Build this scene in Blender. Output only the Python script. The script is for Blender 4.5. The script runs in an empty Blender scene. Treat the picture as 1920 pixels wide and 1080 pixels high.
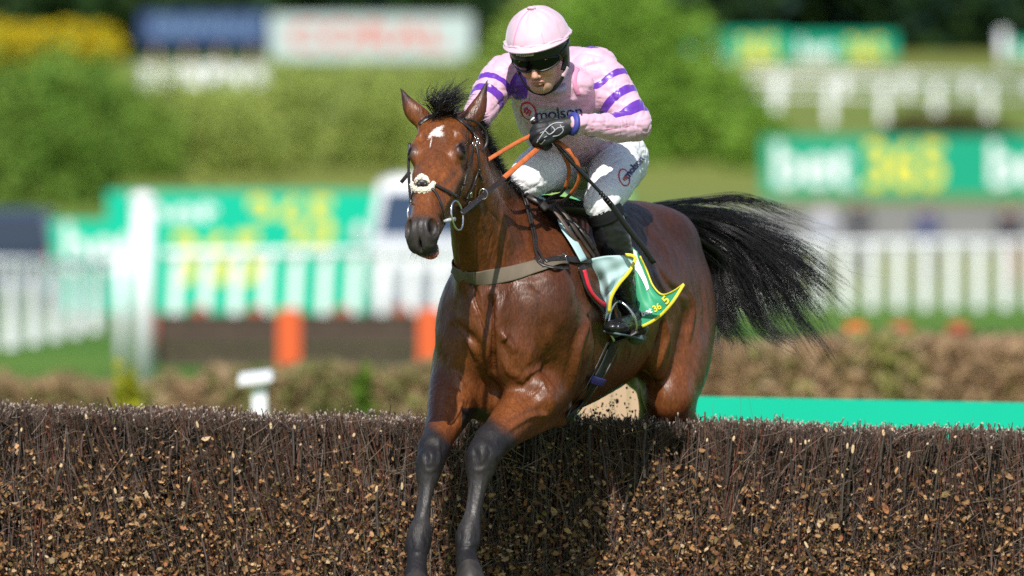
import bpy, bmesh, math, random
import numpy as np
import openvdb
from mathutils import Vector, Matrix, noise, bvhtree

R = math.radians
S = bpy.context.scene
COL = S.collection

# ------------------------------------------------------------------ camera
CAM_D, CAM_Z, FPX = 30.0, 2.16, 16800.0
cam_data = bpy.data.cameras.new('camera')
cam_data.sensor_width = 36.0
cam_data.lens = FPX / 1920 * 36
cam_data.clip_start = 1.0
cam_data.clip_end = 3000.0
cam_data.dof.use_dof = True
cam_data.dof.focus_distance = 29.45
cam_data.dof.aperture_fstop = 3.2
camera = bpy.data.objects.new('camera', cam_data)
COL.objects.link(camera)
camera.location = (0, -CAM_D, CAM_Z)
camera.rotation_euler = (R(90) - math.atan((540 - 344) / FPX), 0, 0)
S.camera = camera

# ------------------------------------------------------------------ sky and sun
SUN_ELEV, SUN_AZ = R(46), R(-5)          # azimuth measured from the camera side towards image right
world = bpy.data.worlds.new('World')
S.world = world
world.use_nodes = True
wn = world.node_tree
sky = wn.nodes.new('ShaderNodeTexSky')
sky.sky_type = 'NISHITA'
sky.sun_disc = False
sky.sun_elevation = SUN_ELEV
sky.sun_rotation = R(180) - SUN_AZ
wn.nodes['Background'].inputs['Strength'].default_value = 0.11
wn.links.new(sky.outputs[0], wn.nodes['Background'].inputs[0])
sun_data = bpy.data.lights.new('sun', 'SUN')
sun_data.energy = 4.9
sun_data.angle = R(0.53)
sun_data.color = (1.0, 0.955, 0.88)
sun = bpy.data.objects.new('sun', sun_data)
COL.objects.link(sun)
sun_dir = Vector((math.sin(SUN_AZ) * math.cos(SUN_ELEV), -math.cos(SUN_AZ) * math.cos(SUN_ELEV), math.sin(SUN_ELEV)))
sun.rotation_euler = sun_dir.to_track_quat('Z', 'Y').to_euler()
sun.location = sun_dir * 60
S.view_settings.view_transform = 'Standard'
S.view_settings.look = 'None'
S.view_settings.exposure = 0.38
S.view_settings.gamma = 1.0
S.view_settings.use_curve_mapping = False
S.render.engine = 'CYCLES'
S.cycles.use_denoising = False
S.cycles.use_adaptive_sampling = False
S.cycles.sample_clamp_indirect = 4.0
S.cycles.max_bounces = 6
S.cycles.diffuse_bounces = 3
S.cycles.glossy_bounces = 3
S.cycles.transparent_max_bounces = 8

rng = random.Random(7)
nrg = np.random.default_rng(11)


# ------------------------------------------------------------------ helpers
def P3(px, py, d):
    """photo pixel at the depth d (metres behind the front of the brush fence) as a point of the place"""
    s = (CAM_D + d) / FPX
    return np.array([(px - 960) * s, d, CAM_Z - (py - 344) * s])


def unit(v):
    v = np.asarray(v, float)
    return v / max(np.linalg.norm(v), 1e-12)


def tag(o, label=None, cat=None, group=None, kind=None):
    if label: o['label'] = label
    if cat: o['category'] = cat
    if group: o['group'] = group
    if kind: o['kind'] = kind
    return o


def link(name, me, parent=None, mats=(), shift=True):
    o = bpy.data.objects.new(name, me)
    COL.objects.link(o)
    for m in mats:
        if me is not None and m.name not in [x.name for x in me.materials if x]:
            me.materials.append(m)
    if parent is not None:
        o.parent = parent
        if shift: me.transform(Matrix.Translation(-root_off(parent)))
    return o


def root_off(o):
    v = Vector((0, 0, 0))
    while o is not None:
        v = v + o.location; o = o.parent
    return v


def empty(name, loc=(0, 0, 0)):
    o = bpy.data.objects.new(name, None)
    COL.objects.link(o)
    o.location = [float(c) for c in loc]
    return o


def mesh_np(name, verts, faces, smooth=True, mats=(), parent=None, colors=None, mat_idx=None):
    """verts (n,3); faces: (m,3) or (m,4) array, or list of lists"""
    me = bpy.data.meshes.new(name)
    verts = np.asarray(verts, np.float32)
    if isinstance(faces, np.ndarray):
        k = faces.shape[1]
        me.vertices.add(len(verts))
        me.vertices.foreach_set('co', verts.ravel())
        me.loops.add(faces.size)
        me.loops.foreach_set('vertex_index', faces.astype(np.int32).ravel())
        me.polygons.add(len(faces))
        me.polygons.foreach_set('loop_start', np.arange(0, faces.size, k, dtype=np.int32))
    else:
        me.from_pydata(verts.tolist(), [], faces)
    if mat_idx is not None:
        me.polygons.foreach_set('material_index', np.asarray(mat_idx, np.int32))
    me.update(calc_edges=True)
    me.polygons.foreach_set('use_smooth', np.full(len(me.polygons), bool(smooth)))
    if colors is not None:
        for cn, arr in colors.items():
            a = me.attributes.new(cn, 'FLOAT_COLOR', 'POINT')
            c4 = np.ones((len(verts), 4), np.float32)
            c4[:, :3] = arr
            a.data.foreach_set('color', c4.ravel())
    return link(name, me, parent, mats)


class MB:
    """collects simple solids into one mesh"""
    def __init__(self):
        self.v, self.f, self.n = [], [], 0

    def add(self, v, f):
        v = np.asarray(v, float)
        self.v.append(v)
        self.f += [[i + self.n for i in q] for q in f]
        self.n += len(v)
        return self

    def box(self, lo, hi, M=None):
        x0, y0, z0 = lo; x1, y1, z1 = hi
        v = np.array([[x0, y0, z0], [x1, y0, z0], [x1, y1, z0], [x0, y1, z0], [x0, y0, z1], [x1, y0, z1], [x1, y1, z1], [x0, y1, z1]], float)
        if M is not None:
            M = np.array(M); v = v @ M[:3, :3].T + M[:3, 3]
        return self.add(v, [[0, 3, 2, 1], [4, 5, 6, 7], [0, 1, 5, 4], [1, 2, 6, 5], [2, 3, 7, 6], [3, 0, 4, 7]])

    def tube(self, pts, rad, seg=8, cap=True, closed=False):
        pts = np.asarray(pts, float); n = len(pts)
        rad = np.broadcast_to(np.asarray(rad, float), (n,))
        T = np.gradient(pts, axis=0)
        if closed:
            T = np.roll(pts, -1, 0) - np.roll(pts, 1, 0)
        T /= np.linalg.norm(T, axis=1)[:, None] + 1e-12
        a = np.array([0, 0, 1.0]) if abs(T[0][2]) < .9 else np.array([1.0, 0, 0])
        N = unit(np.cross(T[0], a)); V = []
        for i in range(n):
            N = unit(N - T[i] * N.dot(T[i])); B = np.cross(T[i], N)
            for k in range(seg):
                t = 2 * math.pi * k / seg
                V.append(pts[i] + rad[i] * (math.cos(t) * N + math.sin(t) * B))
        F = []
        m = n if closed else n - 1
        for i in range(m):
            j = (i + 1) % n
            for k in range(seg):
                k2 = (k + 1) % seg
                F.append([i * seg + k, i * seg + k2, j * seg + k2, j * seg + k])
        if cap and not closed:
            F.append([k for k in range(seg)][::-1]); F.append([(n - 1) * seg + k for k in range(seg)])
        return self.add(V, F)

    def ball(self, c, r, seg=12, rings=8, A=None):
        V = [[0, 0, 1.0]]
        for i in range(1, rings):
            th = math.pi * i / rings
            for k in range(seg):
                ph = 2 * math.pi * k / seg
                V.append([math.sin(th) * math.cos(ph), math.sin(th) * math.sin(ph), math.cos(th)])
        V.append([0, 0, -1.0])
        V = np.array(V) * np.asarray(r, float)
        if A is not None: V = V @ np.asarray(A, float)
        V = V + np.asarray(c)
        F = [[0, 1 + k, 1 + (k + 1) % seg] for k in range(seg)]
        for i in range(rings - 2):
            for k in range(seg):
                a, b = 1 + i * seg + k, 1 + i * seg + (k + 1) % seg
                F.append([a, a + seg, b + seg, b])
        e = len(V) - 1; o = 1 + (rings - 2) * seg
        F += [[e, o + (k + 1) % seg, o + k] for k in range(seg)]
        return self.add(V, F)

    def build(self, name, mat, parent=None, smooth=False):
        me = bpy.data.meshes.new(name)
        me.from_pydata(np.concatenate(self.v).tolist(), [], self.f)
        me.update()
        me.polygons.foreach_set('use_smooth', np.full(len(me.polygons), bool(smooth)))
        return link(name, me, parent, [mat] if not isinstance(mat, (list, tuple)) else mat)


def catmull(pts, per=8, closed=False):
    pts = np.asarray(pts, float); n = len(pts); out = []
    rng_ = range(n if closed else n - 1)
    for i in rng_:
        if closed:
            p0, p1, p2, p3 = pts[(i - 1) % n], pts[i], pts[(i + 1) % n], pts[(i + 2) % n]
        else:
            p1, p2 = pts[i], pts[i + 1]
            p0 = pts[i - 1] if i > 0 else 2 * p1 - p2
            p3 = pts[i + 2] if i + 2 < n else 2 * p2 - p1
        for t in np.arange(per) / per:
            out.append(.5 * ((2 * p1) + (-p0 + p2) * t + (2 * p0 - 5 * p1 + 4 * p2 - p3) * t * t + (-p0 + 3 * p1 - 3 * p2 + p3) * t ** 3))
    if not closed: out.append(pts[-1])
    return np.array(out)


# ------------------------------------------------------------------ materials
def mat(name, base=(0.5, 0.5, 0.5), rough=0.6, spec=0.5, metal=0.0, attr=None, noise_scale=None, noise_amt=0.15,
        bump=0.0, bump_scale=200.0, bump_dist=0.002, bump_detail=1.5, coat=0.0, sheen=0.0, stretch=None, detail=4.0, transl=0.0, rough_var=0.0, double_noise=None):
    m = bpy.data.materials.new(name); m.use_nodes = True
    nt = m.node_tree; b = nt.nodes['Principled BSDF']; L = nt.links
    b.inputs['Roughness'].default_value = rough
    b.inputs['Specular IOR Level'].default_value = spec
    b.inputs['Metallic'].default_value = metal
    b.inputs['Coat Weight'].default_value = coat
    b.inputs['Sheen Weight'].default_value = sheen
    tc = nt.nodes.new('ShaderNodeTexCoord')
    mp = nt.nodes.new('ShaderNodeMapping'); L.new(tc.outputs['Object'], mp.inputs[0])
    if stretch: mp.inputs['Scale'].default_value = stretch
    if attr:
        a = nt.nodes.new('ShaderNodeAttribute'); a.attribute_name = attr; src = a.outputs['Color']
    else:
        c = nt.nodes.new('ShaderNodeRGB'); c.outputs[0].default_value = (*base, 1); src = c.outputs[0]
    for sc_, am_ in ([(noise_scale, noise_amt)] if noise_scale else []) + (double_noise or []):
        nz = nt.nodes.new('ShaderNodeTexNoise'); nz.inputs['Scale'].default_value = sc_; nz.inputs['Detail'].default_value = detail
        L.new(mp.outputs[0], nz.inputs['Vector'])
        mr = nt.nodes.new('ShaderNodeMapRange'); mr.inputs[1].default_value = .25; mr.inputs[2].default_value = .75
        mr.inputs[3].default_value = 1 - am_; mr.inputs[4].default_value = 1 + am_
        L.new(nz.outputs[0], mr.inputs[0])
        mx = nt.nodes.new('ShaderNodeVectorMath'); mx.operation = 'SCALE'
        L.new(src, mx.inputs[0]); L.new(mr.outputs[0], mx.inputs['Scale']); src = mx.outputs[0]
    L.new(src, b.inputs['Base Color'])
    if rough_var:
        nr = nt.nodes.new('ShaderNodeTexNoise'); nr.inputs['Scale'].default_value = (noise_scale or 20) * 1.7
        L.new(mp.outputs[0], nr.inputs['Vector'])
        m2 = nt.nodes.new('ShaderNodeMapRange'); m2.inputs[1].default_value = .3; m2.inputs[2].default_value = .7
        m2.inputs[3].default_value = rough - rough_var; m2.inputs[4].default_value = rough + rough_var
        L.new(nr.outputs[0], m2.inputs[0]); L.new(m2.outputs[0], b.inputs['Roughness'])
    if bump:
        nb = nt.nodes.new('ShaderNodeTexNoise'); nb.inputs['Scale'].default_value = bump_scale; nb.inputs['Detail'].default_value = bump_detail
        L.new(mp.outputs[0], nb.inputs['Vector'])
        bp = nt.nodes.new('ShaderNodeBump'); bp.inputs['Strength'].default_value = bump; bp.inputs['Distance'].default_value = bump_dist
        L.new(nb.outputs[0], bp.inputs['Height']); L.new(bp.outputs[0], b.inputs['Normal'])
    if transl:
        tr = nt.nodes.new('ShaderNodeBsdfTranslucent'); ms = nt.nodes.new('ShaderNodeMixShader'); ms.inputs[0].default_value = transl
        L.new(src, tr.inputs['Color']); L.new(b.outputs[0], ms.inputs[1]); L.new(tr.outputs[0], ms.inputs[2])
        L.new(ms.outputs[0], nt.nodes['Material Output'].inputs[0])
    return m


# ------------------------------------------------------------------ implicit modelling (smoothly joined solids -> one skin)
class Field:
    def __init__(self):
        self.p = []

    def _bb(self, pts, r, k):
        pts = np.asarray(pts); return pts.min(0) - r - k * 1.2 - .012, pts.max(0) + r + k * 1.2 + .012

    def ell(self, c, r, axes=None, k=.03, sub=False):
        A = np.eye(3) if axes is None else np.array([unit(a) for a in axes])
        r = np.asarray(r, float)
        lo, hi = self._bb([c], r.max(), k)
        self.p.append(('e', (np.asarray(c, float), r, A), k, sub, lo, hi))

    def loft(self, pts, W, H, lat, k=.03, sub=False, per=5):
        """pts (n,3) centre line, W radius along lat, H radius across; lat (3,) or (n,3)"""
        pts = np.asarray(pts, float); n = len(pts)
        lat = np.broadcast_to(np.asarray(lat, float), (n, 3))
        allp = catmull(np.hstack([pts, np.asarray(W, float)[:, None], np.asarray(H, float)[:, None], lat]), per) if n > 2 or per > 1 else np.hstack([pts, np.asarray(W, float)[:, None], np.asarray(H, float)[:, None], lat])
        lo, hi = self._bb(allp[:, :3], max(allp[:, 3].max(), allp[:, 4].max()), k)
        self.p.append(('l', allp, k, sub, lo, hi))

    def limb(self, pts, rad, k=.03, sub=False, per=5):
        self.loft(pts, rad, rad, (1, 0, 0), k, sub, per)

    def _d(self, kind, prm, Q):
        if kind == 'e':
            c, r, A = prm
            q = (Q - c) @ A.T
            kk = np.sqrt(((q / r) ** 2).sum(1)) + 1e-9
            ln = np.sqrt((q ** 2).sum(1))
            return np.where(kk > .15, ln * (1 - 1 / kk), -r.min() * .85)
        best = None
        for i in range(len(prm) - 1):
            a, b = prm[i], prm[i + 1]
            ab = b[:3] - a[:3]; L2 = ab.dot(ab) + 1e-12
            q = Q - a[:3]
            t = np.clip(q @ ab / L2, 0, 1)
            q = q - t[:, None] * ab
            w = a[3] + t * (b[3] - a[3]); h = a[4] + t * (b[4] - a[4])
            la = unit(a[5:8] + b[5:8])
            u = q @ la
            l2 = (q ** 2).sum(1)
            v2 = np.maximum(l2 - u * u, 0)
            kk = np.sqrt((u / w) ** 2 + v2 / (h * h)) + 1e-9
            ln = np.sqrt(l2)
            d = np.where(kk > .15, ln * (1 - 1 / kk), -np.minimum(w, h) * .85)
            best = d if best is None else np.minimum(best, d)
        return best

    def eval(self, Q, bb=None):
        f = np.full(len(Q), .5)
        for kind, prm, k, sub, lo, hi in self.p:
            m = np.nonzero(((Q > lo) & (Q < hi)).all(1))[0]
            if not len(m): continue
            d = self._d(kind, prm, Q[m]); a = f[m]
            if sub:
                d = -d
                h = np.clip(.5 - .5 * (d - a) / k, 0, 1)
                f[m] = d * (1 - h) + a * h + k * h * (1 - h)
            else:
                h = np.clip(.5 + .5 * (d - a) / k, 0, 1)
                f[m] = d * (1 - h) + a * h - k * h * (1 - h)
        return f

    def mesh(self, h, post=None):
        pos = [q for q in self.p if not q[3]]
        lo = np.min([q[4] for q in pos], 0); hi = np.max([q[5] for q in pos], 0)
        nb = np.ceil((hi - lo) / (8 * h)).astype(int)
        g = np.stack(np.meshgrid(*[np.arange(n) for n in nb], indexing='ij'), -1).reshape(-1, 3)
        cen = lo + (g + .5) * 8 * h
        fc = self.eval(cen)
        keep = np.abs(fc) < 8 * h * 1.25 + .012
        dense = np.zeros(nb * 8, np.float32)
        B = dense.reshape(nb[0], 8, nb[1], 8, nb[2], 8)
        B[...] = np.where(fc < 0, -.5, .5).reshape(nb).astype(np.float32)[:, None, :, None, :, None]
        gk = g[keep]
        o = (np.stack(np.meshgrid(*[np.arange(8)] * 3, indexing='ij'), -1).reshape(-1, 3)) * h
        CH = 400
        for i in range(0, len(gk), CH):
            gg = gk[i:i + CH]
            Q = (lo + gg[:, None, :] * 8 * h + o[None]).reshape(-1, 3)
            f = self.eval(Q)
            if post is not None: f = post(Q, f)
            B[gg[:, 0], :, gg[:, 1], :, gg[:, 2], :] = f.reshape(len(gg), 8, 8, 8)
        gr = openvdb.FloatGrid(.5)
        gr.copyFromArray(dense)
        v, q = gr.convertToQuads(0.0)
        v = v * h + lo
        return v, q[:, ::-1].copy()


def keep_big(v, q):
    """drop small loose bits"""
    n = len(v); lab = np.arange(n)
    for _ in range(400):
        m = lab[q].min(1)
        new = lab.copy()
        np.minimum.at(new, q.ravel(), np.repeat(m, 4))
        new = new[new]
        if (new == lab).all(): break
        lab = new
    u, c = np.unique(lab, return_counts=True)
    big = set(u[c > 400])
    ok = np.isin(lab, list(big))
    idx = np.cumsum(ok) - 1
    return v[ok], idx[q[ok[q].all(1)]]


def laplace(v, q, it=1, lam=.5):
    for _ in range(it):
        s = np.zeros_like(v); c = np.zeros(len(v))
        for a, b in ((0, 1), (1, 2), (2, 3), (3, 0)):
            np.add.at(s, q[:, a], v[q[:, b]]); np.add.at(s, q[:, b], v[q[:, a]])
            np.add.at(c, q[:, a], 1); np.add.at(c, q[:, b], 1)
        v = v + lam * (s / np.maximum(c, 1)[:, None] - v)
    return v


def normals(v, q):
    n = np.zeros_like(v)
    fn = np.cross(v[q[:, 2]] - v[q[:, 0]], v[q[:, 3]] - v[q[:, 1]])
    for k in range(4): np.add.at(n, q[:, k], fn)
    return n / (np.linalg.norm(n, axis=1)[:, None] + 1e-12)


def sstep(x, a, b):
    t = np.clip((x - a) / (b - a), 0, 1); return t * t * (3 - 2 * t)


_pg = np.random.default_rng(5)
_PERM = _pg.permutation(256); _PERM = np.concatenate([_PERM, _PERM, _PERM])
_GRAD = _pg.normal(0, 1, (256, 3)); _GRAD /= np.linalg.norm(_GRAD, axis=1)[:, None]
def pnoise(p):
    p = np.asarray(p, float); i = np.floor(p).astype(int); f = p - i; i &= 255
    u = f * f * f * (f * (f * 6 - 15) + 10); r = 0
    for dx in (0, 1):
        wx = u[:, 0] if dx else 1 - u[:, 0]
        for dy in (0, 1):
            wy = u[:, 1] if dy else 1 - u[:, 1]
            for dz in (0, 1):
                wz = u[:, 2] if dz else 1 - u[:, 2]
                h = _PERM[_PERM[_PERM[(i[:, 0] + dx) & 255] + ((i[:, 1] + dy) & 255)] + ((i[:, 2] + dz) & 255)]
                r = r + wx * wy * wz * (_GRAD[h] * (f - (dx, dy, dz))).sum(1)
    return r * 1.5


def vnoise(v, scale, seed=0, octs=2):
    w = v * np.asarray(scale, float) + seed * 13.7; r = 0; a = 1
    for o in range(octs):
        r = r + a * pnoise(w); w = w * 2.03 + 5.1; a *= .5
    return r


def set_float(o, name, arr):
    a = o.data.attributes.new(name, 'FLOAT', 'POINT')
    a.data.foreach_set('value', np.asarray(arr, np.float32))


CAMV = Vector((0, -CAM_D, CAM_Z))

def bvh_of(*objs):
    V, F, n = [], [], 0
    for o in objs:
        W = root_off(o)
        V += [v.co + W for v in o.data.vertices]
        F += [[i + n for i in p.vertices] for p in o.data.polygons]
        n = len(V)
    return bvhtree.BVHTree.FromPolygons(V, F)

def hit(tree, px, py, off=.004):
    """the point of the surface seen at a photo pixel, lifted off by `off`"""
    t = Vector(P3(px, py, 0)) - CAMV
    r = tree.ray_cast(CAMV, t.normalized())
    if r[0] is None: return None
    n = r[1]
    if n.dot(t) > 0: n = -n
    return np.array(r[0] + n * off), np.array(n)

def near(tree, p, off=.004):
    r = tree.find_nearest(Vector(p))
    q = np.array(r[0]); n = np.array(r[1])
    if n.dot(np.array(p) - q) < 0 and np.linalg.norm(np.array(p) - q) > .004: n = -n
    return q + n * off, n

def ribbon(mb, pts, nrm, width, thick, closed=False, per=5):
    """a strap with real thickness: width (m) across, thick (m) along the normal"""
    pts = np.asarray(pts, float); nrm = np.asarray(nrm, float)
    width = np.broadcast_to(np.asarray(width, float), (len(pts),))
    A = catmull(np.hstack([pts, nrm, width[:, None]]), per, closed)
    p, n, w = A[:, :3], A[:, 3:6], A[:, 6]
    m = len(p)
    T = np.gradient(p, axis=0)
    if closed: T = np.roll(p, -1, 0) - np.roll(p, 1, 0)
    V = []
    for i in range(m):
        t = unit(T[i]); nn = unit(n[i] - t * n[i].dot(t)); s = np.cross(t, nn)
        hw, ht = w[i] / 2, thick / 2
        for a, b in ((-1, -.4), (-.82, -1), (.82, -1), (1, -.4), (1, .4), (.82, 1), (-.82, 1), (-1, .4)):
            V.append(p[i] + s * a * hw + nn * b * ht)
    F = []
    for i in range(m if closed else m - 1):
        j = (i + 1) % m
        for k in range(8):
            k2 = (k + 1) % 8
            F.append([i * 8 + k, j * 8 + k, j * 8 + k2, i * 8 + k2])
    if not closed:
        F.append(list(range(8))); F.append([(m - 1) * 8 + k for k in range(8)][::-1])
    mb.add(V, F)
    return mb

def strap_px(mb, tree, pts, wpx, thick=.004, off=.004, per=5, closed=False):
    """pts: (px,py) laid on the surface, (px,py,d) free, the surface normal is carried along"""
    P, N = [], []
    last = np.array([0, -1.0, 0])
    for q in pts:
        if len(q) == 2:
            h = hit(tree, *q, off=off)
            if h is None: continue
            P.append(h[0]); N.append(h[1]); last = h[1]
        else:
            P.append(P3(*q[:3])); N.append(np.array(q[3]) if len(q) > 3 else last)
    return ribbon(mb, P, N, wpx * PX, thick, closed, per)

def text_mesh(name, text, M, mat_, parent=None, bold=.02, tree=None, off=.0015, px=None, spacing=1.0, depth=0.0, shear=0.0, res=3):
    """lettering as flat print: M maps (u, v) in letter heights to the place; px=(cx,cy,size_px,rot,squash) lays it on a surface instead"""
    cu = bpy.data.curves.new(name, 'FONT'); cu.body = text; cu.align_x = 'CENTER'; cu.align_y = 'CENTER'; cu.offset = bold; cu.space_character = spacing
    cu.resolution_u = res; cu.extrude = depth; cu.shear = shear
    to = bpy.data.objects.new(name, cu); COL.objects.link(to)
    bpy.context.view_layer.update()
    me = bpy.data.meshes.new_from_object(to.evaluated_get(bpy.context.evaluated_depsgraph_get()))
    bpy.data.objects.remove(to); bpy.data.curves.remove(cu)
    bm = bmesh.new(); bm.from_mesh(me)
    if px is not None:
        bmesh.ops.triangulate(bm, faces=bm.faces[:])
        bmesh.ops.subdivide_edges(bm, edges=[e for e in bm.edges if e.calc_length() > .12], cuts=2, use_grid_fill=False)
        cx, cy, sz, rot, sq = px
        c, s_ = math.cos(rot), math.sin(rot)
        for v in bm.verts:
            u, w = v.co.x * sz * sq, v.co.y * sz
            X = cx + u * c - w * s_; Y = cy - (u * s_ + w * c)
            h = hit(tree, X, Y, off)
            v.co = Vector(h[0]) if h is not None else Vector(P3(X, Y, -.2))
    else:
        for v in bm.verts: v.co = M @ v.co
    bm.to_mesh(me); bm.free()
    me.name = name
    return link(name, me, parent, [mat_])

def strands(name, curves, radii, mat_, parent, sides=3):
    """hair: every strand a thin tapered tube; curves (n,m,3), radii (n,m)"""
    C = np.asarray(curves, float); n, m, _ = C.shape
    Rr = np.asarray(radii, float)
    T = np.gradient(C, axis=1); T /= np.linalg.norm(T, axis=2)[..., None] + 1e-9
    ref = np.array([.31, .2, .93]); N = np.cross(T, ref); N /= np.linalg.norm(N, axis=2)[..., None] + 1e-9
    B = np.cross(T, N)
    V = np.zeros((n, m, sides, 3))
    for k in range(sides):
        a = 2 * math.pi * k / sides
        V[:, :, k] = C + Rr[..., None] * (math.cos(a) * N + math.sin(a) * B)
    idx = np.arange(n * m * sides).reshape(n, m, sides)
    F = []
    for k in range(sides):
        k2 = (k + 1) % sides
        F.append(np.stack([idx[:, :-1, k], idx[:, :-1, k2], idx[:, 1:, k2], idx[:, 1:, k]], -1).reshape(-1, 4))
    return mesh_np(name, V.reshape(-1, 3), np.concatenate(F), True, [mat_], parent)
# ================================================================== TERRAIN
PROF_D = [0, 160, 196, 205, 222, 232, 260, 290, 330, 380, 600, 2600]
PROF_Z = [0, 0, 0, .55, 1.6, 1.8, 3.77, 5.0, 6.5, 8.5, 22, 90]
def gz(D): return float(np.interp(D, PROF_D, PROF_Z))
def GP(px, D, dz=0.0):
    """point on the ground seen in photo column px at D metres from the camera"""
    return np.array([(px - 960) * D / FPX, D - CAM_D, gz(D) + dz])
def ZP(py, D): return CAM_Z - (py - 344) * D / FPX

def grass_mat(name, c1, c2, c3, s1, s2):
    m = bpy.data.materials.new(name); m.use_nodes = True
    nt = m.node_tree; L = nt.links; b = nt.nodes['Principled BSDF']; b.inputs['Roughness'].default_value = .85; b.inputs['Specular IOR Level'].default_value = .2
    tc = nt.nodes.new('ShaderNodeTexCoord')
    def noise_(s, d=5):
        n = nt.nodes.new('ShaderNodeTexNoise'); n.inputs['Scale'].default_value = s; n.inputs['Detail'].default_value = d; L.new(tc.outputs['Object'], n.inputs['Vector']); return n
    r = nt.nodes.new('ShaderNodeValToRGB'); r.color_ramp.elements[0].position = .36; r.color_ramp.elements[0].color = (*c1, 1); r.color_ramp.elements[1].position = .66; r.color_ramp.elements[1].color = (*c3, 1)
    e = r.color_ramp.elements.new(.5); e.color = (*c2, 1)
    L.new(noise_(s1).outputs[0], r.inputs[0])
    n2 = noise_(s2, 8); mr = nt.nodes.new('ShaderNodeMapRange'); mr.inputs[3].default_value = .6; mr.inputs[4].default_value = 1.4; L.new(n2.outputs[0], mr.inputs[0])
    mx = nt.nodes.new('ShaderNodeVectorMath'); mx.operation = 'SCALE'; L.new(r.outputs[0], mx.inputs[0]); L.new(mr.outputs[0], mx.inputs['Scale']); L.new(mx.outputs[0], b.inputs['Base Color'])
    bp = nt.nodes.new('ShaderNodeBump'); bp.inputs['Distance'].default_value = .05; L.new(n2.outputs[0], bp.inputs['Height']); L.new(bp.outputs[0], b.inputs['Normal'])
    return m
M_turf = grass_mat('turf', (.055, .13, .012), (.07, .16, .015), (.10, .17, .02), .12, 18)
M_hill = grass_mat('hill_grass', (.100, .150, .024), (.125, .165, .030), (.150, .165, .038), .045, 3)
def sheet_strip(name, D0, D1, n, x0, x1, m, dz=0.0, kind='structure'):
    V, F = [], []
    NX = 24
    for i in range(n + 1):
        D = D0 + (D1 - D0) * i / n
        for k in range(NX + 1):
            x = x0 + (x1 - x0) * k / NX
            w = .35 * math.sin(x * .05 + D * .02) * min(1, max(0, (D - 240) / 80)) if dz == 0 else 0
            V.append([x, D - CAM_D, gz(D) + w + dz])
    for i in range(n):
        for k in range(NX):
            a = i * (NX + 1) + k; F.append([a, a + 1, a + NX + 2, a + NX + 1])
    o = MB().add(V, F).build(name, m, None, True)
    return tag(o, kind=kind)
sheet_strip('ground', -60, 170, 10, -260, 260, M_turf)
sheet_strip('hillside', 170, 620, 90, -400, 400, M_hill)
sheet_strip('far_hill', 620, 2600, 10, -1200, 1200, M_hill)
M_road = mat('grey_track', (.17, .165, .14), .8, noise_scale=.8, noise_amt=.25)
sheet_strip('track', 206, 222, 8, 4.5, 60, M_road, .03)
# ================================================================== BRUSH FENCE
def ztop(x): return 1.399 - .0214 * (x + 1.71) + .006 * math.sin(x * 3.1) + .004 * math.sin(x * 9.7)
fence = tag(empty('brush_fence', (0, .25, 0)), 'birch brush steeplechase fence full of dead brown leaves under the jumping horse', 'brush fence')
M_stem = mat('birch_stem', attr='tint', rough=.62, spec=.35)
M_leaf = mat('dead_leaf', attr='tint', rough=.7, spec=.25, transl=.18)
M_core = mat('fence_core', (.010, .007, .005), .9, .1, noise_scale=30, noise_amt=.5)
M_cutw = mat('cut_birch_wood', (.38, .27, .14), .7, noise_scale=120, noise_amt=.25)
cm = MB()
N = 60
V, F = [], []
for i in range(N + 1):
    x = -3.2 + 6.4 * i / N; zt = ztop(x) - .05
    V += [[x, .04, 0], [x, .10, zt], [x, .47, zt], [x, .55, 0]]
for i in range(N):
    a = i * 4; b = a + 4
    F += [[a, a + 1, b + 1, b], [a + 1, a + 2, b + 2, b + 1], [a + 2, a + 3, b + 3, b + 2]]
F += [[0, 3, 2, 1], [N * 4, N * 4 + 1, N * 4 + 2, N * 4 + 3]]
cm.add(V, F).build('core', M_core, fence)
g = np.random.default_rng(101)
def sticks(name, n, sides, segs, P0, P1, bow, r0, r1, tint, m, cap=None, paletip=False):
    """n tapered sticks from P0 to P1 in one mesh; cap = colour of the cut upper end"""
    t = (np.array([0, .86, 1.0]) if paletip else np.linspace(0, 1, segs + 1))[None, :, None]
    C = P0[:, None] * (1 - t) + P1[:, None] * t + bow[:, None] * np.sin(np.pi * t)
    C = C + g.normal(0, .0016, C.shape) * np.sin(np.pi * t)
    T = P1 - P0; T /= np.linalg.norm(T, axis=1)[:, None]
    A = np.cross(T, np.array([.13, .97, .2])); A /= np.linalg.norm(A, axis=1)[:, None]; B = np.cross(T, A)
    rr = r0[:, None] * (1 - t[..., 0]) + r1[:, None] * t[..., 0]
    Vv = np.zeros((n, segs + 1, sides, 3))
    for k in range(sides):
        a = 2 * math.pi * k / sides + .4
        Vv[:, :, k] = C + rr[..., None] * (math.cos(a) * A + math.sin(a) * B)[:, None]
    idx = np.arange(n * (segs + 1) * sides).reshape(n, segs + 1, sides)
    F = np.concatenate([np.stack([idx[:, :-1, k], idx[:, :-1, (k + 1) % sides], idx[:, 1:, (k + 1) % sides], idx[:, 1:, k]], -1).reshape(-1, 4) for k in range(sides)])
    Vf = Vv.reshape(-1, 3); col = np.repeat(tint, (segs + 1) * sides, 0)
    if paletip: col = col.reshape(n, segs + 1, sides, 3); col[:, -1] = cap[:, None]; col = col.reshape(-1, 3)
    if cap is not None:
        base = len(Vf); cv = Vv[:, -1].copy().reshape(-1, 3); Vf = np.vstack([Vf, cv]); col = np.vstack([col, np.repeat(cap, sides, 0)])
        ci = np.arange(n * sides).reshape(n, sides) + base
        F = np.vstack([F, ci[:, :4]])
    return tag(mesh_np(name, Vf, F, False, [m], fence, {'tint': col}), kind='stuff')

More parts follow.
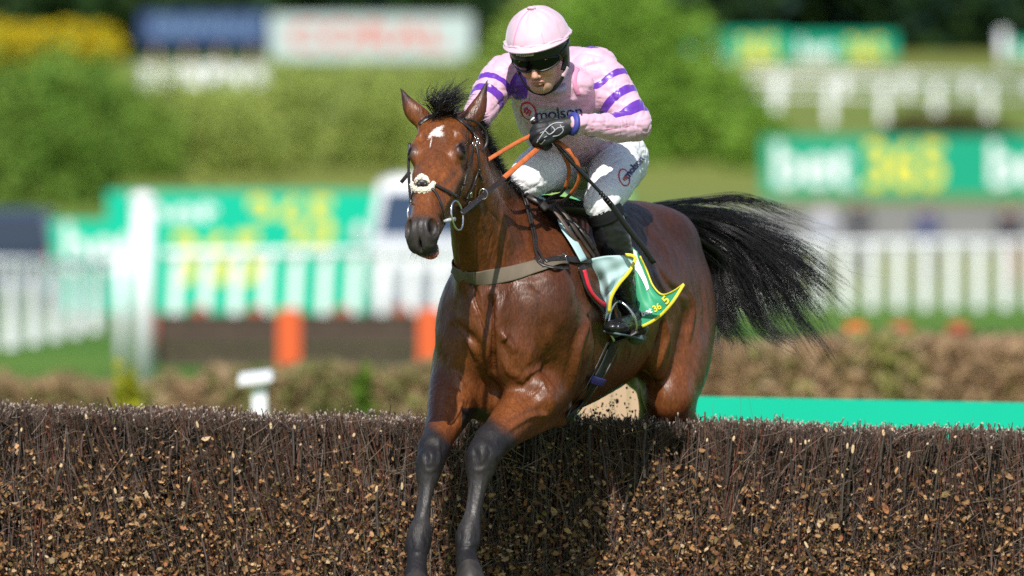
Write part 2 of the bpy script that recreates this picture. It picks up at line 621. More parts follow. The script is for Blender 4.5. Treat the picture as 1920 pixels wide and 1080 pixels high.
def ztv(x): return 1.399 - .0214 * (x + 1.71) + .006 * np.sin(x * 3.1) + .004 * np.sin(x * 9.7)
def yface(z): return -.06 + .085 * z
# upright birch stems
n = 12500
x = g.uniform(-3.1, 3.1, n); dep = np.abs(g.normal(0, .11, n)); back = g.random(n) < .25
dep = dep + .10 * sstep(pnoise(np.stack([x * 9, x * 0, x * 0 + 1.7], 1)), .05, .4)
dep = np.where(back, g.uniform(0, .47, n), dep).clip(0, .50)
x = x + .035 * np.sin(x * 71 + 2) + .02 * np.sin(x * 143) 
lean = g.normal(0, .13, n) + .10 * np.sin(x * 1.7) - .06 * np.sin(x * 4.1) - .05
zt = ztv(x) + g.normal(0, .014, n) - np.where(g.random(n) < .35, g.exponential(.10, n), 0).clip(0, .9)
L = g.uniform(.25, 1.0, n)
zb = (zt - L).clip(0.0, None)
P1 = np.stack([x, yface(zt) + dep, zt], 1); P0 = np.stack([x - lean * (zt - zb), yface(zb) + dep * .8 + .02, zb], 1)
kind = g.random(n)
r1 = np.where(kind < .93, g.uniform(.0007, .0017, n), g.uniform(.0019, .0040, n))
tint = np.array([.060, .033, .022]) * g.uniform(.35, 1.9, (n, 1)) * g.uniform(.85, 1.15, (n, 3))
red = g.random(n) < .18; tint[red] *= np.array([1.35, .85, .75])
grey = g.random(n) < .20; tint[grey] = np.array([.105, .080, .070]) * g.uniform(.6, 1.5, (grey.sum(), 1))
cap = np.array([.40, .30, .20]) * g.uniform(.5, 1.5, (n, 1)); cap[:, :] *= np.array([1, 1, 1])
sticks('upright_stems', n, 4, 3, P0, P1, g.normal(0, .012, (n, 3)) * [1, .4, 0], r1 * 1.25, r1, tint, M_stem, cap)
# fine side twigs
n = 15000
x = g.uniform(-3.1, 3.1, n); z = ztv(x) - .01 - g.beta(1.0, 1.9, n) * 1.3; z = z.clip(.02, None)
d = np.stack([g.normal(0, .85, n), -np.abs(g.normal(0, .25, n)), g.uniform(.1, 1, n)], 1); d /= np.linalg.norm(d, axis=1)[:, None]
L = g.uniform(.03, .17, n)
P0 = np.stack([x, yface(z) + g.uniform(-.005, .07, n), z], 1); P1 = P0 + d * L[:, None]
over = P1[:, 2] - (ztv(P1[:, 0]) + .012); P1[:, 2] -= over.clip(0, None)
tint = np.array([.060, .042, .034]) * (.35 + g.random((n, 1)) ** 3 * 4.0)
sticks('side_twigs', n, 3, 2, P0, P1, g.normal(0, .006, (n, 3)), g.uniform(.0007, .0017, n), np.full(n, .0005), tint, M_stem)
# long stray whips of birch above the top
n = 46
x = g.uniform(-1.9, 1.9, n); P0 = np.stack([x, g.uniform(.05, .45, n), ztv(x) - .1], 1)
P1 = P0 + np.stack([g.normal(0, .05, n), g.normal(0, .02, n), .1 + g.exponential(.028, n)], 1)
sticks('stray_whips', n, 3, 4, P0, P1, g.normal(0, .012, (n, 3)), np.full(n, .0009), np.full(n, .0004), np.tile([.06, .045, .035], (n, 1)), M_stem)
# dead leaves: folded, curled, thick in patches low down
n = 120000
x = g.uniform(-3.1, 3.1, n * 2); q = g.beta(1.75, 1.15, n * 2); z = ztv(x) - .045 - q * 1.36
den = .50 + 1.0 * sstep(ztv(x) - z, .05 , .32) + .35 * np.sin(x * 4.3 + z * 5) + .30 * np.sin(x * 11 - z * 9) + .2 * np.sin(x * 23 + z * 17)
vo = pnoise(np.stack([x * 11, z * 8, x * 0 + 3.3], 1)) + .5 * pnoise(np.stack([x * 27, z * 19, x * 0 + 7.3], 1))
den = den * (.30 + 1.1 * sstep(vo, -.35, .10))
k = np.nonzero((g.random(n * 2) < den) & (z > .01))[0][:n]; x, z = x[k], z[k]; n = len(k)
c = np.stack([x, yface(z) + np.abs(g.normal(0, .050, n)) - .026, z], 1)
a = g.normal(0, 1, (n, 3)); a[:, 1] *= .6; a /= np.linalg.norm(a, axis=1)[:, None]
b = np.cross(a, g.normal(0, 1, (n, 3)) + np.array([0, -.8, .25])); b /= np.linalg.norm(b, axis=1)[:, None]; w = np.cross(a, b)
s = (g.gamma(4, .0019, n).clip(.0028, .018))[:, None]
fold = g.uniform(.05, .7, (n, 1)); cur = g.uniform(-.7, .7, (n, 1))
def j_(): return g.uniform(.72, 1.28, (n, 1))
V = np.stack([c - a * s * j_(), c - a * s * .35 + b * s * .50 * j_() + w * s * fold, c + a * s * .5 + b * s * .42 * j_() + w * s * fold * .8, c + a * s * 1.0 * j_() + w * s * cur,
              c + a * s * .5 - b * s * .42 * j_() + w * s * fold * .8, c - a * s * .35 - b * s * .50 * j_() + w * s * fold], 1).reshape(-1, 3)
i0 = np.arange(n)[:, None] * 6
F = np.concatenate([i0 + np.array([[0, 1, 5]]), i0 + np.array([[1, 2, 5]]), i0 + np.array([[2, 4, 5]]), i0 + np.array([[2, 3, 4]])])
pal = np.array([[.30, .155, .065], [.40, .235, .115], [.14, .066, .032], [.46, .32, .20], [.15, .11, .042], [.25, .105, .048], [.075, .042, .024]])
tint = pal[g.choice(7, n, p=[.24, .17, .19, .08, .10, .12, .10])] * g.uniform(.55, 1.3, (n, 1))
tag(mesh_np('dead_leaves', V, F, False, [M_leaf], fence, {'tint': np.repeat(tint, 6, 0)}), kind='stuff')
# thick cut stems one can pick out, pale slanting cut at the top: each a part, five shared shapes
stem_me = []
for j in range(5):
    r = [.0036, .0046, .0042, .0055, .0038][j]; Ls = [.22, .30, .16, .34, .26][j]; sl = [.02, .035, .012, .045, .026][j]
    V, F, mi = [], [], []
    n8 = 8
    for i, zz in enumerate((-Ls, -Ls * .5, -sl)):
        for k in range(n8):
            a = 2 * math.pi * k / n8; V.append([r * math.cos(a) + .004 * math.sin(i * 2.1 + j), r * math.sin(a), zz])
    for k in range(n8):
        a = 2 * math.pi * k / n8; V.append([r * .95 * math.cos(a) + .003 * math.sin(j), r * .95 * math.sin(a), -sl * .5 + sl * .5 * math.sin(a)])
    for i in range(3):
        for k in range(n8): F.append([i * n8 + k, i * n8 + (k + 1) % n8, (i + 1) * n8 + (k + 1) % n8, (i + 1) * n8 + k]); mi.append(0)
    b0 = len(V); V += [list(V[24 + k]) for k in range(n8)]
    F.append([b0 + k for k in range(n8)]); mi.append(1)
    me = bpy.data.meshes.new('cut_stem'); me.from_pydata(V, [], F); me.polygons.foreach_set('material_index', mi); me.update()
    ms = mat('stem_bark', [(.040, .022, .016), (.03, .018, .014), (.055, .024, .016), (.036, .024, .017), (.036, .026, .016)][j], .6, noise_scale=90, noise_amt=.5)
    me.materials.append(ms); me.materials.append(M_cutw)
    stem_me.append(me)
gx = [(1555, 800, 3), (1108, 795, 1), (1212, 790, 3), (1128, 822, 0), (1230, 825, 1), (1248, 912, 4), (1488, 820, 1), (1518, 823, 4), (1524, 823, 0), (1598, 829, 4), (1607, 832, 3), (1713, 845, 3), (1565, 905, 2), (1588, 887, 4), (1506, 830, 2), (1640, 905, 0), (1505, 980, 2), (150, 775, 1), (205, 800, 2), (268, 800, 0), (85, 875, 2), (105, 868, 3), (361, 788, 1), (322, 805, 0), (147, 812, 2), (453, 800, 0), (430, 845, 1), (315, 835, 2), (290, 845, 0), (1380, 815, 1), (1470, 845, 2), (1330, 820, 0), (1800, 815, 2), (1870, 835, 0), (1680, 800, 1), (1765, 880, 4), (1850, 790, 2), (600, 795, 0), (660, 810, 1), (560, 830, 4), (710, 805, 2), (500, 790, 1), (30, 800, 0), (240, 850, 4)]
g2 = np.random.default_rng(8)
for k in range(16): gx.append((g2.uniform(0, 1920), g2.uniform(790, 1050), int(g2.integers(5))))
for (px_, py_, j) in gx:
    p = P3(px_, py_, 0); y = yface(p[2]) - .022
    p = P3(px_, py_, y)
    o = link('cut_stem', stem_me[j], fence, shift=False)
    o.location = p - np.array([0, .25, 0]); o.rotation_euler = (g2.normal(-.04, .05), g2.normal(0.03, .16), g2.uniform(-.5, .5))
    o.scale = (1, 1, 1) * np.array([1, 1, g2.uniform(.3, .8)])

# frayed pale tips along the cut top
n = 5200
x = g.uniform(-3.1, 3.1, n); y = g.uniform(.05, .50, n) ** 1.0
P1 = np.stack([x, y, ztv(x) + g.normal(.003, .011, n)], 1); P0 = P1 - np.stack([g.normal(0, .02, n), g.normal(0, .012, n), g.uniform(.03, .09, n)], 1)
sticks('top_tips', n, 4, 2, P0, P1, np.zeros((n, 3)), g.uniform(.0010, .0026, n), g.uniform(.0012, .0030, n), np.array([.060, .038, .030]) * g.uniform(.5, 1.6, (n, 1)), M_stem, np.array([.50, .41, .34]) * g.uniform(.4, 1.4, (n, 1)), True)
fence.location = fence.location + Vector((0, .34, -.012))
# ================================================================== BACKGROUND
def box_obj(name, m, lo, hi, parent=None):
    return MB().box(lo, hi).build(name, m, parent)
M_turq = mat('turquoise_panel', (.001, .40, .25), .7, .2, noise_scale=1.2, noise_amt=.05)
M_teal2 = mat('teal_panel', (.004, .26, .15), .7, .2)
M_bwhite = mat('white_board_print', (.62, .66, .68), .5)
M_byel = mat('yellow_board_print', (.62, .54, .04), .5)
M_plast = mat('white_plastic_rail', (.68, .70, .73), .5)
M_wood = mat('pale_timber', (.40, .27, .17), .7, noise_scale=4, noise_amt=.2, stretch=(1, 1, .2))

# turquoise take-off board close behind the fence and its timber end post
tb = tag(empty('turquoise_board', GP(1500, 36)), 'long turquoise board standing close behind the brush fence on the right', 'board')
V = []
x0, x1 = (1214 - 960) * 36 / FPX, (2250 - 960) * 36 / FPX
z0, z1 = ZP(742, 36), ZP(762, 36)
MB().add([[x0, 6, .05], [x1, 6, .05], [x1, 6, z1], [x0, 6, z0], [x0, 6.06, .05], [x1, 6.06, .05], [x1, 6.06, z1], [x0, 6.06, z0]],
         [[0, 1, 2, 3], [5, 4, 7, 6], [3, 2, 6, 7], [4, 5, 1, 0], [4, 0, 3, 7], [1, 5, 6, 2]]).build('panel', M_turq, tb)
for k in range(4):
    xx = x0 + .15 + k * .7; MB().box((xx, 6.062, 0), (xx + .07, 6.13, z1 - .05)).build('post', M_wood, tb)
pa = tag(empty('timber_panel', GP(1160, 36)), 'sandy timber end panel behind the fence under the belly of the horse', 'panel')
xa, xb = (1085 - 960) * 36 / FPX, (1211 - 960) * 36 / FPX
for k in range(4):
    w = (xb - xa) / 4; MB().box((xa + k * w, 6.0, .02), (xa + (k + 1) * w - .004, 6.05, ZP(705, 36) + .01 * (k % 2))).build('plank', M_wood, pa)
MB().box((xa, 6.052, .3), (xb, 6.10, .4)).build('batten', M_wood, pa)

# hedges: clipped brush masses
def foliage(name, n, boxes, size, pal, seed, parent=None, m=None, kind=None):
    """many small leaf faces through a volume given as ellipsoids (centre, radii)"""
    g = np.random.default_rng(seed); C, T = [], []
    vol = np.array([np.prod(b[1]) ** (2 / 3) for b in boxes]); vol = vol / vol.sum()
    for (c, r), v in zip(boxes, vol):
        k = int(n * v) + 1
        u = g.normal(0, 1, (k, 3)); u /= np.linalg.norm(u, axis=1)[:, None]
        rad = g.uniform(.72, 1.04, (k, 1)) * (1 + .13 * np.sin(u[:, :1] * 7 + seed) + .10 * np.sin(u[:, 2:] * 9 + u[:, 1:2] * 6))
        C.append(np.asarray(c) + u * rad * np.asarray(r)); 
    C = np.concatenate(C); n = len(C)
    a = g.normal(0, 1, (n, 3)); a /= np.linalg.norm(a, axis=1)[:, None]; b = np.cross(a, g.normal(0, 1, (n, 3))); b /= np.linalg.norm(b, axis=1)[:, None]
    s = g.uniform(.6, 1.4, (n, 1)) * size
    V = np.stack([C - a * s, C + b * s * .6, C + a * s, C - b * s * .6], 1).reshape(-1, 3)
    F = np.arange(n * 4).reshape(n, 4)
    pal = np.asarray(pal); tint = pal[g.integers(len(pal), size=n)] * g.uniform(.7, 1.3, (n, 1))
    return mesh_np(name, V, F, False, [m or M_fol], parent, {'tint': np.repeat(tint, 4, 0)})
M_fol = mat('foliage', attr='tint', rough=.7, spec=.2, transl=.45)
def clipped(name, label, px0, px1, D, ytop0, ytop1, depth, pal, seed, n=9000, size=.045, cat='hedge'):
    e = tag(empty(name, GP((px0 + px1) / 2, D)), label, cat)
    g = np.random.default_rng(seed)
    xa, xb = (px0 - 960) * D / FPX, (px1 - 960) * D / FPX; za, zb = ZP(ytop0, D), ZP(ytop1, D); y0 = D - CAM_D
    N_ = 24; V, F = [], []
    for i in range(N_ + 1):
        t = i / N_; X = xa + (xb - xa) * t; Z = za + (zb - za) * t + .03 * math.sin(t * 17 + seed)
        V += [[X, y0, 0], [X, y0 + .05, Z - .06], [X, y0 + depth - .05, Z - .06], [X, y0 + depth, 0]]
    for i in range(N_):
        a = i * 4; b = a + 4; F += [[a, a + 1, b + 1, b], [a + 1, a + 2, b + 2, b + 1], [a + 2, a + 3, b + 3, b + 2]]
    F += [[0, 3, 2, 1], [N_ * 4, N_ * 4 + 1, N_ * 4 + 2, N_ * 4 + 3]]
    MB().add(V, F).build('core', mat('hedge_core', tuple(np.mean(pal, 0) * .8), .9), e)
    t = g.random(n); X = xa + (xb - xa) * t; Z0 = za + (zb - za) * t + .03 * np.sin(t * 17 + seed)
    f = g.random(n); top = f < .3
    Z = np.where(top, Z0 + g.uniform(-.05, .03, n), g.uniform(0, 1, n) * Z0); Y = np.where(top, y0 + g.uniform(0, depth, n), y0 + g.uniform(-.05, .04, n))
    C = np.stack([X, Y, Z], 1)
    a = g.normal(0, 1, (n, 3)) + np.array([0, 0, .8]); a /= np.linalg.norm(a, axis=1)[:, None]; b = np.cross(a, g.normal(0, 1, (n, 3))); b /= np.linalg.norm(b, axis=1)[:, None]
    s = g.uniform(.5, 1.5, (n, 1)) * size
    V = np.stack([C - a * s, C + b * s * .35, C + a * s, C - b * s * .35], 1).reshape(-1, 3); F = np.arange(n * 4).reshape(n, 4)
    pal = np.asarray(pal); w = (np.sin(X * 3.1 + seed) + np.sin(X * 7.7 + Z * 2) + g.normal(0, .9, n)) ; ci = np.clip(((w + 2.2) / 4.4 * len(pal)).astype(int), 0, len(pal) - 1)
    tag(mesh_np('brush', V, F, False, [M_fol], e, {'tint': np.repeat(pal[ci] * g.uniform(.75, 1.25, (n, 1)), 4, 0)}), kind='stuff')
    return e
BR_ = [(.36, .24, .14), (.44, .29, .18), (.40, .28, .15), (.48, .35, .22), (.30, .31, .09)]
BG_ = [(.22, .23, .08), (.34, .24, .13), (.42, .28, .16), (.24, .27, .08), (.38, .28, .17)]
clipped('clipped_hedge', 'long brown clipped hedge beyond the turquoise board on the right', 1225, 2300, 56, 652, 634, .9, BR_, 1, 14000)
clipped('clipped_hedge', 'brown and green clipped hedge left of the horse, in front of the hurdle', 385, 1010, 58, 702, 694, 1.0, BG_, 2, 9000)
clipped('clipped_hedge', 'low olive brown hedge at the far left edge of the photo', -120, 238, 60, 718, 722, .9, BG_[:4], 3, 6000)
clipped('clipped_hedge', 'short reddish brown hedge behind the small white marker', 262, 470, 60, 722, 720, .9, BR_, 4, 4000)
ys = foliage('yellow_shrub', 500, [(GP(237, 58, .62), (.10, .1, .34))], .035, [(.45, .42, .02), (.30, .34, .02)], 5)
tag(ys, 'small yellow flowering shrub between two low hedges', 'shrub')
gsb = foliage('green_shrub', 700, [(GP(680, 57, .50), (.06, .1, .50))], .04, [(.16, .26, .03), (.10, .18, .02)], 6)
tag(gsb, 'narrow fresh green shoot in front of the brown hedge', 'shrub')
# small white marker
mk = tag(empty('white_marker', GP(482, 46)), 'small white marker with a slanted flat top behind the brush fence', 'marker')
MB().box(GP(473, 46) + [0, -.04, 0], GP(500, 46) + [0, .04, ZP(722, 46)]).build('post', M_plast, mk)
c = GP(481, 46)
MB().add([[c[0] - .092, c[1] - .1, ZP(722, 46)], [c[0] + .085, c[1] - .1, ZP(714, 46)], [c[0] + .085, c[1] + .1, ZP(708, 46) + .01], [c[0] - .092, c[1] + .1, ZP(714, 46)],
          [c[0] - .088, c[1] - .1, ZP(714, 46) + .02], [c[0] + .075, c[1] - .1, ZP(703, 46)], [c[0] + .075, c[1] + .1, ZP(701, 46) + .02], [c[0] - .088, c[1] + .1, ZP(708, 46) + .02]],
         [[0, 3, 2, 1], [4, 5, 6, 7], [0, 1, 5, 4], [1, 2, 6, 5], [2, 3, 7, 6], [3, 0, 4, 7]]).build('cap', M_plast, mk)

# low orange hurdle beyond the hedge on the right
M_orange = mat('orange_padding', (.60, .085, .012), .55)
M_rust = mat('rusty_red_pad', (.30, .06, .02), .6)
M_red = mat('red_paint', (.42, .02, .015), .5)
M_dbr = mat('dark_brush', (.050, .032, .022), .85, noise_scale=9, noise_amt=.5)
def hurdle(label, px0, px1, D, ytop, posts, pads, wp, group=None, ybase=None):
    e = tag(empty('hurdle', GP((px0 + px1) / 2, D)), label, 'hurdle', group)
    xa, xb = (px0 - 960) * D / FPX, (px1 - 960) * D / FPX; y = D - CAM_D; zt = ZP(ytop, D)
    h = zt
    MB().box((xa, y, h * .36), (xb, y + .10, h * .86)).build('upper_brush_panel', M_dbr, e)
    MB().box((xa, y + .02, .03), (xb, y + .09, h * .285)).build('lower_brush_panel', M_dbr, e)
    MB().box((xa, y - .02, h * .865), (xb, y + .12, h * .90)).build('top_rail', M_dbr, e)
    MB().box((xa, y + .04, h * .29), (xb, y + .07, h * .34)).build('lower_rail', M_dbr, e)
    for p in posts:
        x = (p - 960) * D / FPX; w = wp * D / FPX / 2
        MB().box((x - w, y - .09, .0), (x + w, y - .022, h * 1.0)).build('padded_post', M_orange, e)
    for p in pads:
        x = (p - 960) * D / FPX
        MB().ball((x, y + .05, h * .93), (.115, .085, .075), 12, 8).build('rail_pad', M_rust, e, True)
    return e
hurdle('dark hurdle with orange padded posts in the grass on the left', 284, 1000, 105, 578, (542, 805), (372, 478, 640, 752), 40)
rp = MB().add([GP(270, 104.6, 0), GP(286, 104.6, 0), GP(296, 104.6, .65), GP(280, 104.6, .68), GP(270, 104.7, 0), GP(286, 104.7, 0), GP(296, 104.7, .65), GP(280, 104.7, .68)],
               [[0, 1, 2, 3], [5, 4, 7, 6], [3, 2, 6, 7], [4, 0, 3, 7], [1, 5, 6, 2], [0, 4, 5, 1]]).build('red_wing_post', M_red)
tag(rp, 'leaning red post between the tall white post and the hurdle', 'post')
hurdle('far low hurdle with orange pads seen over the brown hedge on the right', 1440, 1990, 82, 606, (1604,), (1690, 1798), 36)

# running rails: white plastic, each upright a part
def rail(label, p0, p1, top_y0, top_y1, n, sw, group, lean=0.0, double=None, name='running_rail', hide_feet=0.0):
    (pa, Da), (pb, Db) = p0, p1
    e = tag(empty(name, GP((pa + pb) / 2, (Da + Db) / 2)), label, 'rail', group)
    A = GP(pa, Da); B = GP(pb, Db); za, zb = ZP(top_y0, Da), ZP(top_y1, Db)
    T = [np.array([A[0], A[1], za]), np.array([B[0], B[1], zb])]
    MB().tube([T[0], T[1]], .055, 10).build('top_rail', M_plast, e, True)
    if double:
        MB().tube([T[0] - [0, 0, double], T[1] - [0, 0, double]], .045, 10).build('lower_rail', M_plast, e, True)
    for i in range(n):
        t = (i + .5) / n; c = A * (1 - t) + B * t; zt = za * (1 - t) + zb * t; zg = gz(c[1] + CAM_D) + hide_feet
        ln = lean * (zt - zg)
        MB().add([[c[0] - sw / 2 - ln, c[1] - .02, zg], [c[0] + sw / 2 - ln, c[1] - .02, zg], [c[0] + sw / 2, c[1] - .02, zt], [c[0] - sw / 2, c[1] - .02, zt],
                  [c[0] - sw / 2 - ln, c[1] + .02, zg], [c[0] + sw / 2 - ln, c[1] + .02, zg], [c[0] + sw / 2, c[1] + .02, zt], [c[0] - sw / 2, c[1] + .02, zt]],
                 [[0, 1, 2, 3], [5, 4, 7, 6], [3, 2, 6, 7], [4, 0, 3, 7], [1, 5, 6, 2], [0, 4, 5, 1]]).build('upright', M_plast, e)
    return e
RG = 'white running rails'
rail('slatted white rail standing in green grass at the far left', (-85, 110), (205, 132), 490, 494, 7, .18, RG, .06)
rail('white slatted rail behind the hurdle, in front of the turquoise boards', (305, 112), (1015, 116), 476, 470, 13, .13, RG, .05, hide_feet=.50)
rail('long white slatted rail across the grass on the right, by the tail', (1310, 155), (2010, 155), 458, 452, 14, .17, RG, 0)
# tall white posts
def post(label, px, D, ytop, w, dz=0):
    c = GP(px, D); e = tag(empty('white_post', c), label, 'post', 'tall white posts')
    MB().tube([c, [c[0], c[1], ZP(ytop, D)]], w / 2, 14).build('shaft', M_plast, e, True)
    MB().ball([c[0], c[1], ZP(ytop, D)], (w * .62, w * .62, w * .4), 14, 8).build('knob', M_plast, e, True)
post('tall thick white post in front of the turquoise boards', 268, 99, 376, .25)
post('thinner white post just left of the tall thick post', 226, 101, 470, .12)

# advertising boards
def board(label, px0, px1, D, y0, y1, texts, m=M_turq, legs=True, group=None, name='advertising_board', slant=0.0):
    e = tag(empty(name, GP((px0 + px1) / 2, D)), label, 'board', group)
    s = D / FPX; xa, xb = (px0 - 960) * s, (px1 - 960) * s; za, zb = ZP(y1, D), ZP(y0, D); Y = D - CAM_D
    MB().box((xa, Y, za), (xb, Y + .08, zb)).build('panel', m, e)
    gr0 = gz(D)
    if legs and za > gr0 + .05:
        for k in range(4):
            x = xa + (xb - xa) * (k + .5) / 4; MB().box((x - .05, Y + .09, gr0 - .3), (x + .05, Y + .17, za + .2)).build('leg', M_wood, e)
    for (txt, px, py, hpx, mm, sq) in texts:
        H = hpx * s / .72
        M = Matrix.Translation(((px - 960) * s, Y - .012, ZP(py, D))) @ Matrix.Rotation(math.pi / 2, 4, 'X') @ Matrix.Diagonal((H * sq, H, H, 1))
        text_mesh('lettering', txt, M, mm, e, .022, spacing=1.02, res=4)
    return e
W_, Y_ = M_bwhite, M_byel
board('large turquoise board with white and yellow lettering behind the rail', 200, 1180, 143, 358, 585,
      [('bet', 336, 404, 72, W_, 1.05), ('365', 545, 420, 92, Y_, .88), ('bet', 900, 404, 72, W_, 1.05), ('365', 1100, 410, 80, Y_, .95)])
board('lower turquoise board with lettering in front of the large one', 96, 545, 137, 412, 585,
      [('bet', 186, 468, 92, W_, .82), ('365', 406, 488, 96, Y_, .86)])
board('wide green board with white and yellow lettering on the slope at right', 1428, 2380, 232, 256, 368,
      [('bet', 1522, 312, 82, W_, .98), ('365', 1696, 314, 86, Y_, .86), ('bet', 1926, 312, 82, W_, .98), ('365', 2100, 314, 86, Y_, .86)], m=M_teal2)
board('small green board with lettering below the dark trees at upper right', 1285, 1480, 330, 58, 130,
      [('bet', 1328, 95, 46, W_, .80), ('365', 1420, 95, 46, Y_, .76)], m=M_teal2)
board('second small green board beside the first below the dark trees', 1484, 1682, 331, 62, 132,
      [('bet', 1530, 98, 46, W_, .80), ('365', 1622, 98, 46, Y_, .76)], m=M_teal2)
board('green board cut by the right edge of the photo, under the trees', 1894, 2090, 331, 75, 138,
      [('bet', 1938, 108, 44, W_, .80), ('365', 2030, 108, 44, Y_, .76)], m=M_teal2)
M_bblue = mat('dark_blue_panel', (.012, .035, .12), .5)
M_bgrey = mat('pale_panel', (.36, .44, .44), .5)
M_bred = mat('red_board_print', (.50, .13, .11), .5)
M_bsoft = mat('pale_blue_print', (.10, .18, .32), .5)
board('dark blue board with pale lettering at upper left', 262, 503, 330, 22, 84, [('GRANVILLE', 384, 52, 32, M_bsoft, .88)], m=M_bblue)
board('white board with red lettering at upper left', 506, 885, 330, 28, 112, [('CORAL', 690, 70, 48, M_bred, 1.35)], m=M_bgrey)
rail('short low white rail under the dark blue board', (258, 300), (505, 300), 126, 126, 6, .5, RG)
for (px, D, y0, lab) in ((1880, 320, 62, 'white post beyond the rails at upper right'),):
    post(lab, px, D, y0, .30)
post('round headed white post in the low rail at upper left', 398, 298, 128, .42)
rail('white double rail climbing the slope above the green board', (1405, 262), (2000, 268), 150, 158, 6, .20, RG, 0, .45)
rail('far white rail behind the double rail on the slope', (1400, 285), (1990, 292), 132, 146, 5, .22, RG)

# vehicles
M_vwhite = mat('white_vehicle_paint', (.52, .54, .57), .4, coat=.2)
M_vnavy = mat('navy_vehicle_paint', (.012, .022, .06), .3, coat=.6)
M_vglass = mat('vehicle_glass', (.012, .03, .07), .1, .8)
M_tyre = mat('tyre', (.02, .02, .02), .8)
M_chrome = mat('lamp_chrome', (.8, .8, .8), .12, metal=1.0)
M_bump = mat('grey_bumper', (.20, .22, .25), .5)
def vehicle(label, px, D, width, height, paint, front=True, length=4.6, kind='van'):
    c = GP(px, D); e = tag(empty('white_van' if kind == 'van' else 'parked_car', c), label, kind)
    w = width / 2; z0 = c[2] + .28; hb = height * .55
    prof = [(-w, z0), (w, z0), (w, z0 + .5), (w * .98, c[2] + hb), (w * .84, c[2] + height * .96), (w * .6, c[2] + height), (-w * .6, c[2] + height), (-w * .84, c[2] + height * .96), (-w * .98, c[2] + hb), (-w, z0 + .5)]
    sl = [(0, .62, 0), (.35, .70, 0), (.75, .985, 0), (1.3, 1, 0), (length - .4, 1, 0), (length, .95, 0)] if front else [(0, .95, 0), (.4, 1, 0), (length - .9, 1, 0), (length - .5, .7, 0), (length, .6, 0)]
    V, F = [], []
    for t, s, _ in sl:
        for x, z in prof:
            zz = z if z <= c[2] + hb else c[2] + hb + (z - c[2] - hb) * max(0, (s - .62) / .38)
            V.append([c[0] + x * (1 if t > .1 else .94), c[1] + t, zz])
    n = len(prof)
    for i in range(len(sl) - 1):
        for k in range(n): F.append([i * n + k, i * n + (k + 1) % n, (i + 1) * n + (k + 1) % n, (i + 1) * n + k][::-1])
    F.append(list(range(n))); F.append([(len(sl) - 1) * n + k for k in range(n)][::-1])
    MB().add(V, F).build('body', paint, e, False)
    zc = c[2]
    if front:
        MB().add([[c[0] - w * .86, c[1] + .16, zc + hb + .05], [c[0] + w * .86, c[1] + .16, zc + hb + .05], [c[0] + w * .72, c[1] + .26, zc + height * .90], [c[0] - w * .72, c[1] + .26, zc + height * .90],
                  [c[0] - w * .86, c[1] + .35, zc + hb + .05], [c[0] + w * .86, c[1] + .35, zc + hb + .05], [c[0] + w * .72, c[1] + .75, zc + height * .90], [c[0] - w * .72, c[1] + .75, zc + height * .90]],
                 [[0, 1, 2, 3], [5, 4, 7, 6], [3, 2, 6, 7], [4, 0, 3, 7], [1, 5, 6, 2], [0, 4, 5, 1]]).build('windscreen', M_vglass, e)
        MB().box((c[0] - w * .55, c[1] - .03, zc + .62), (c[0] + w * .55, c[1] + .02, zc + .85)).build('grille', M_bump, e)
        MB().box((c[0] - w * .93, c[1] - .06, zc + .25), (c[0] + w * .93, c[1] + .05, zc + .55)).build('bumper', M_bump, e)
        for s in (-1, 1):
            MB().ball((c[0] + s * w * .74, c[1], zc + .78), (.15, .06, .12), 14, 8).build('headlight', M_chrome, e, True)
            MB().ball((c[0] + s * (w + .13), c[1] + .75, zc + hb + .15), (.10, .07, .16), 10, 8).build('wing_mirror', paint, e, True)
    else:
        MB().box((c[0] - w * .8, c[1] - .02, zc + hb + .04), (c[0] + w * .8, c[1] + .03, zc + height * .9)).build('rear_window', M_vglass, e)
        for s in (-1, 1):
            MB().box((c[0] + s * w * .9 - .06, c[1] - .03, zc + .8), (c[0] + s * w * .9 + .06, c[1] + .02, zc + 1.05)).build('tail_light', M_red, e)
        MB().box((c[0] - w * .93, c[1] - .05, zc + .3), (c[0] + w * .93, c[1] + .03, zc + .55)).build('bumper', M_bump, e)
    for yy in (.75, length - .8):
        for s in (-1, 1):
            cc = np.array([c[0] + s * (w - .12), c[1] + yy, zc + .34])
            o = MB().tube([cc - [.11, 0, 0], cc + [.11, 0, 0]], .34, 18).build('wheel', M_tyre, e, True)
            MB().tube([cc - [.115, 0, 0], cc + [.115, 0, 0]], .19, 12).build('rim', M_bump, o, True)
    return e
vehicle('white van facing the camera behind the head of the horse', 812, 134, 1.98, 2.28, M_vwhite)
vehicle('dark blue car cut by the left edge of the photo', 2, 152, 1.9, 1.72, M_vnavy, False, 4.4, 'car')

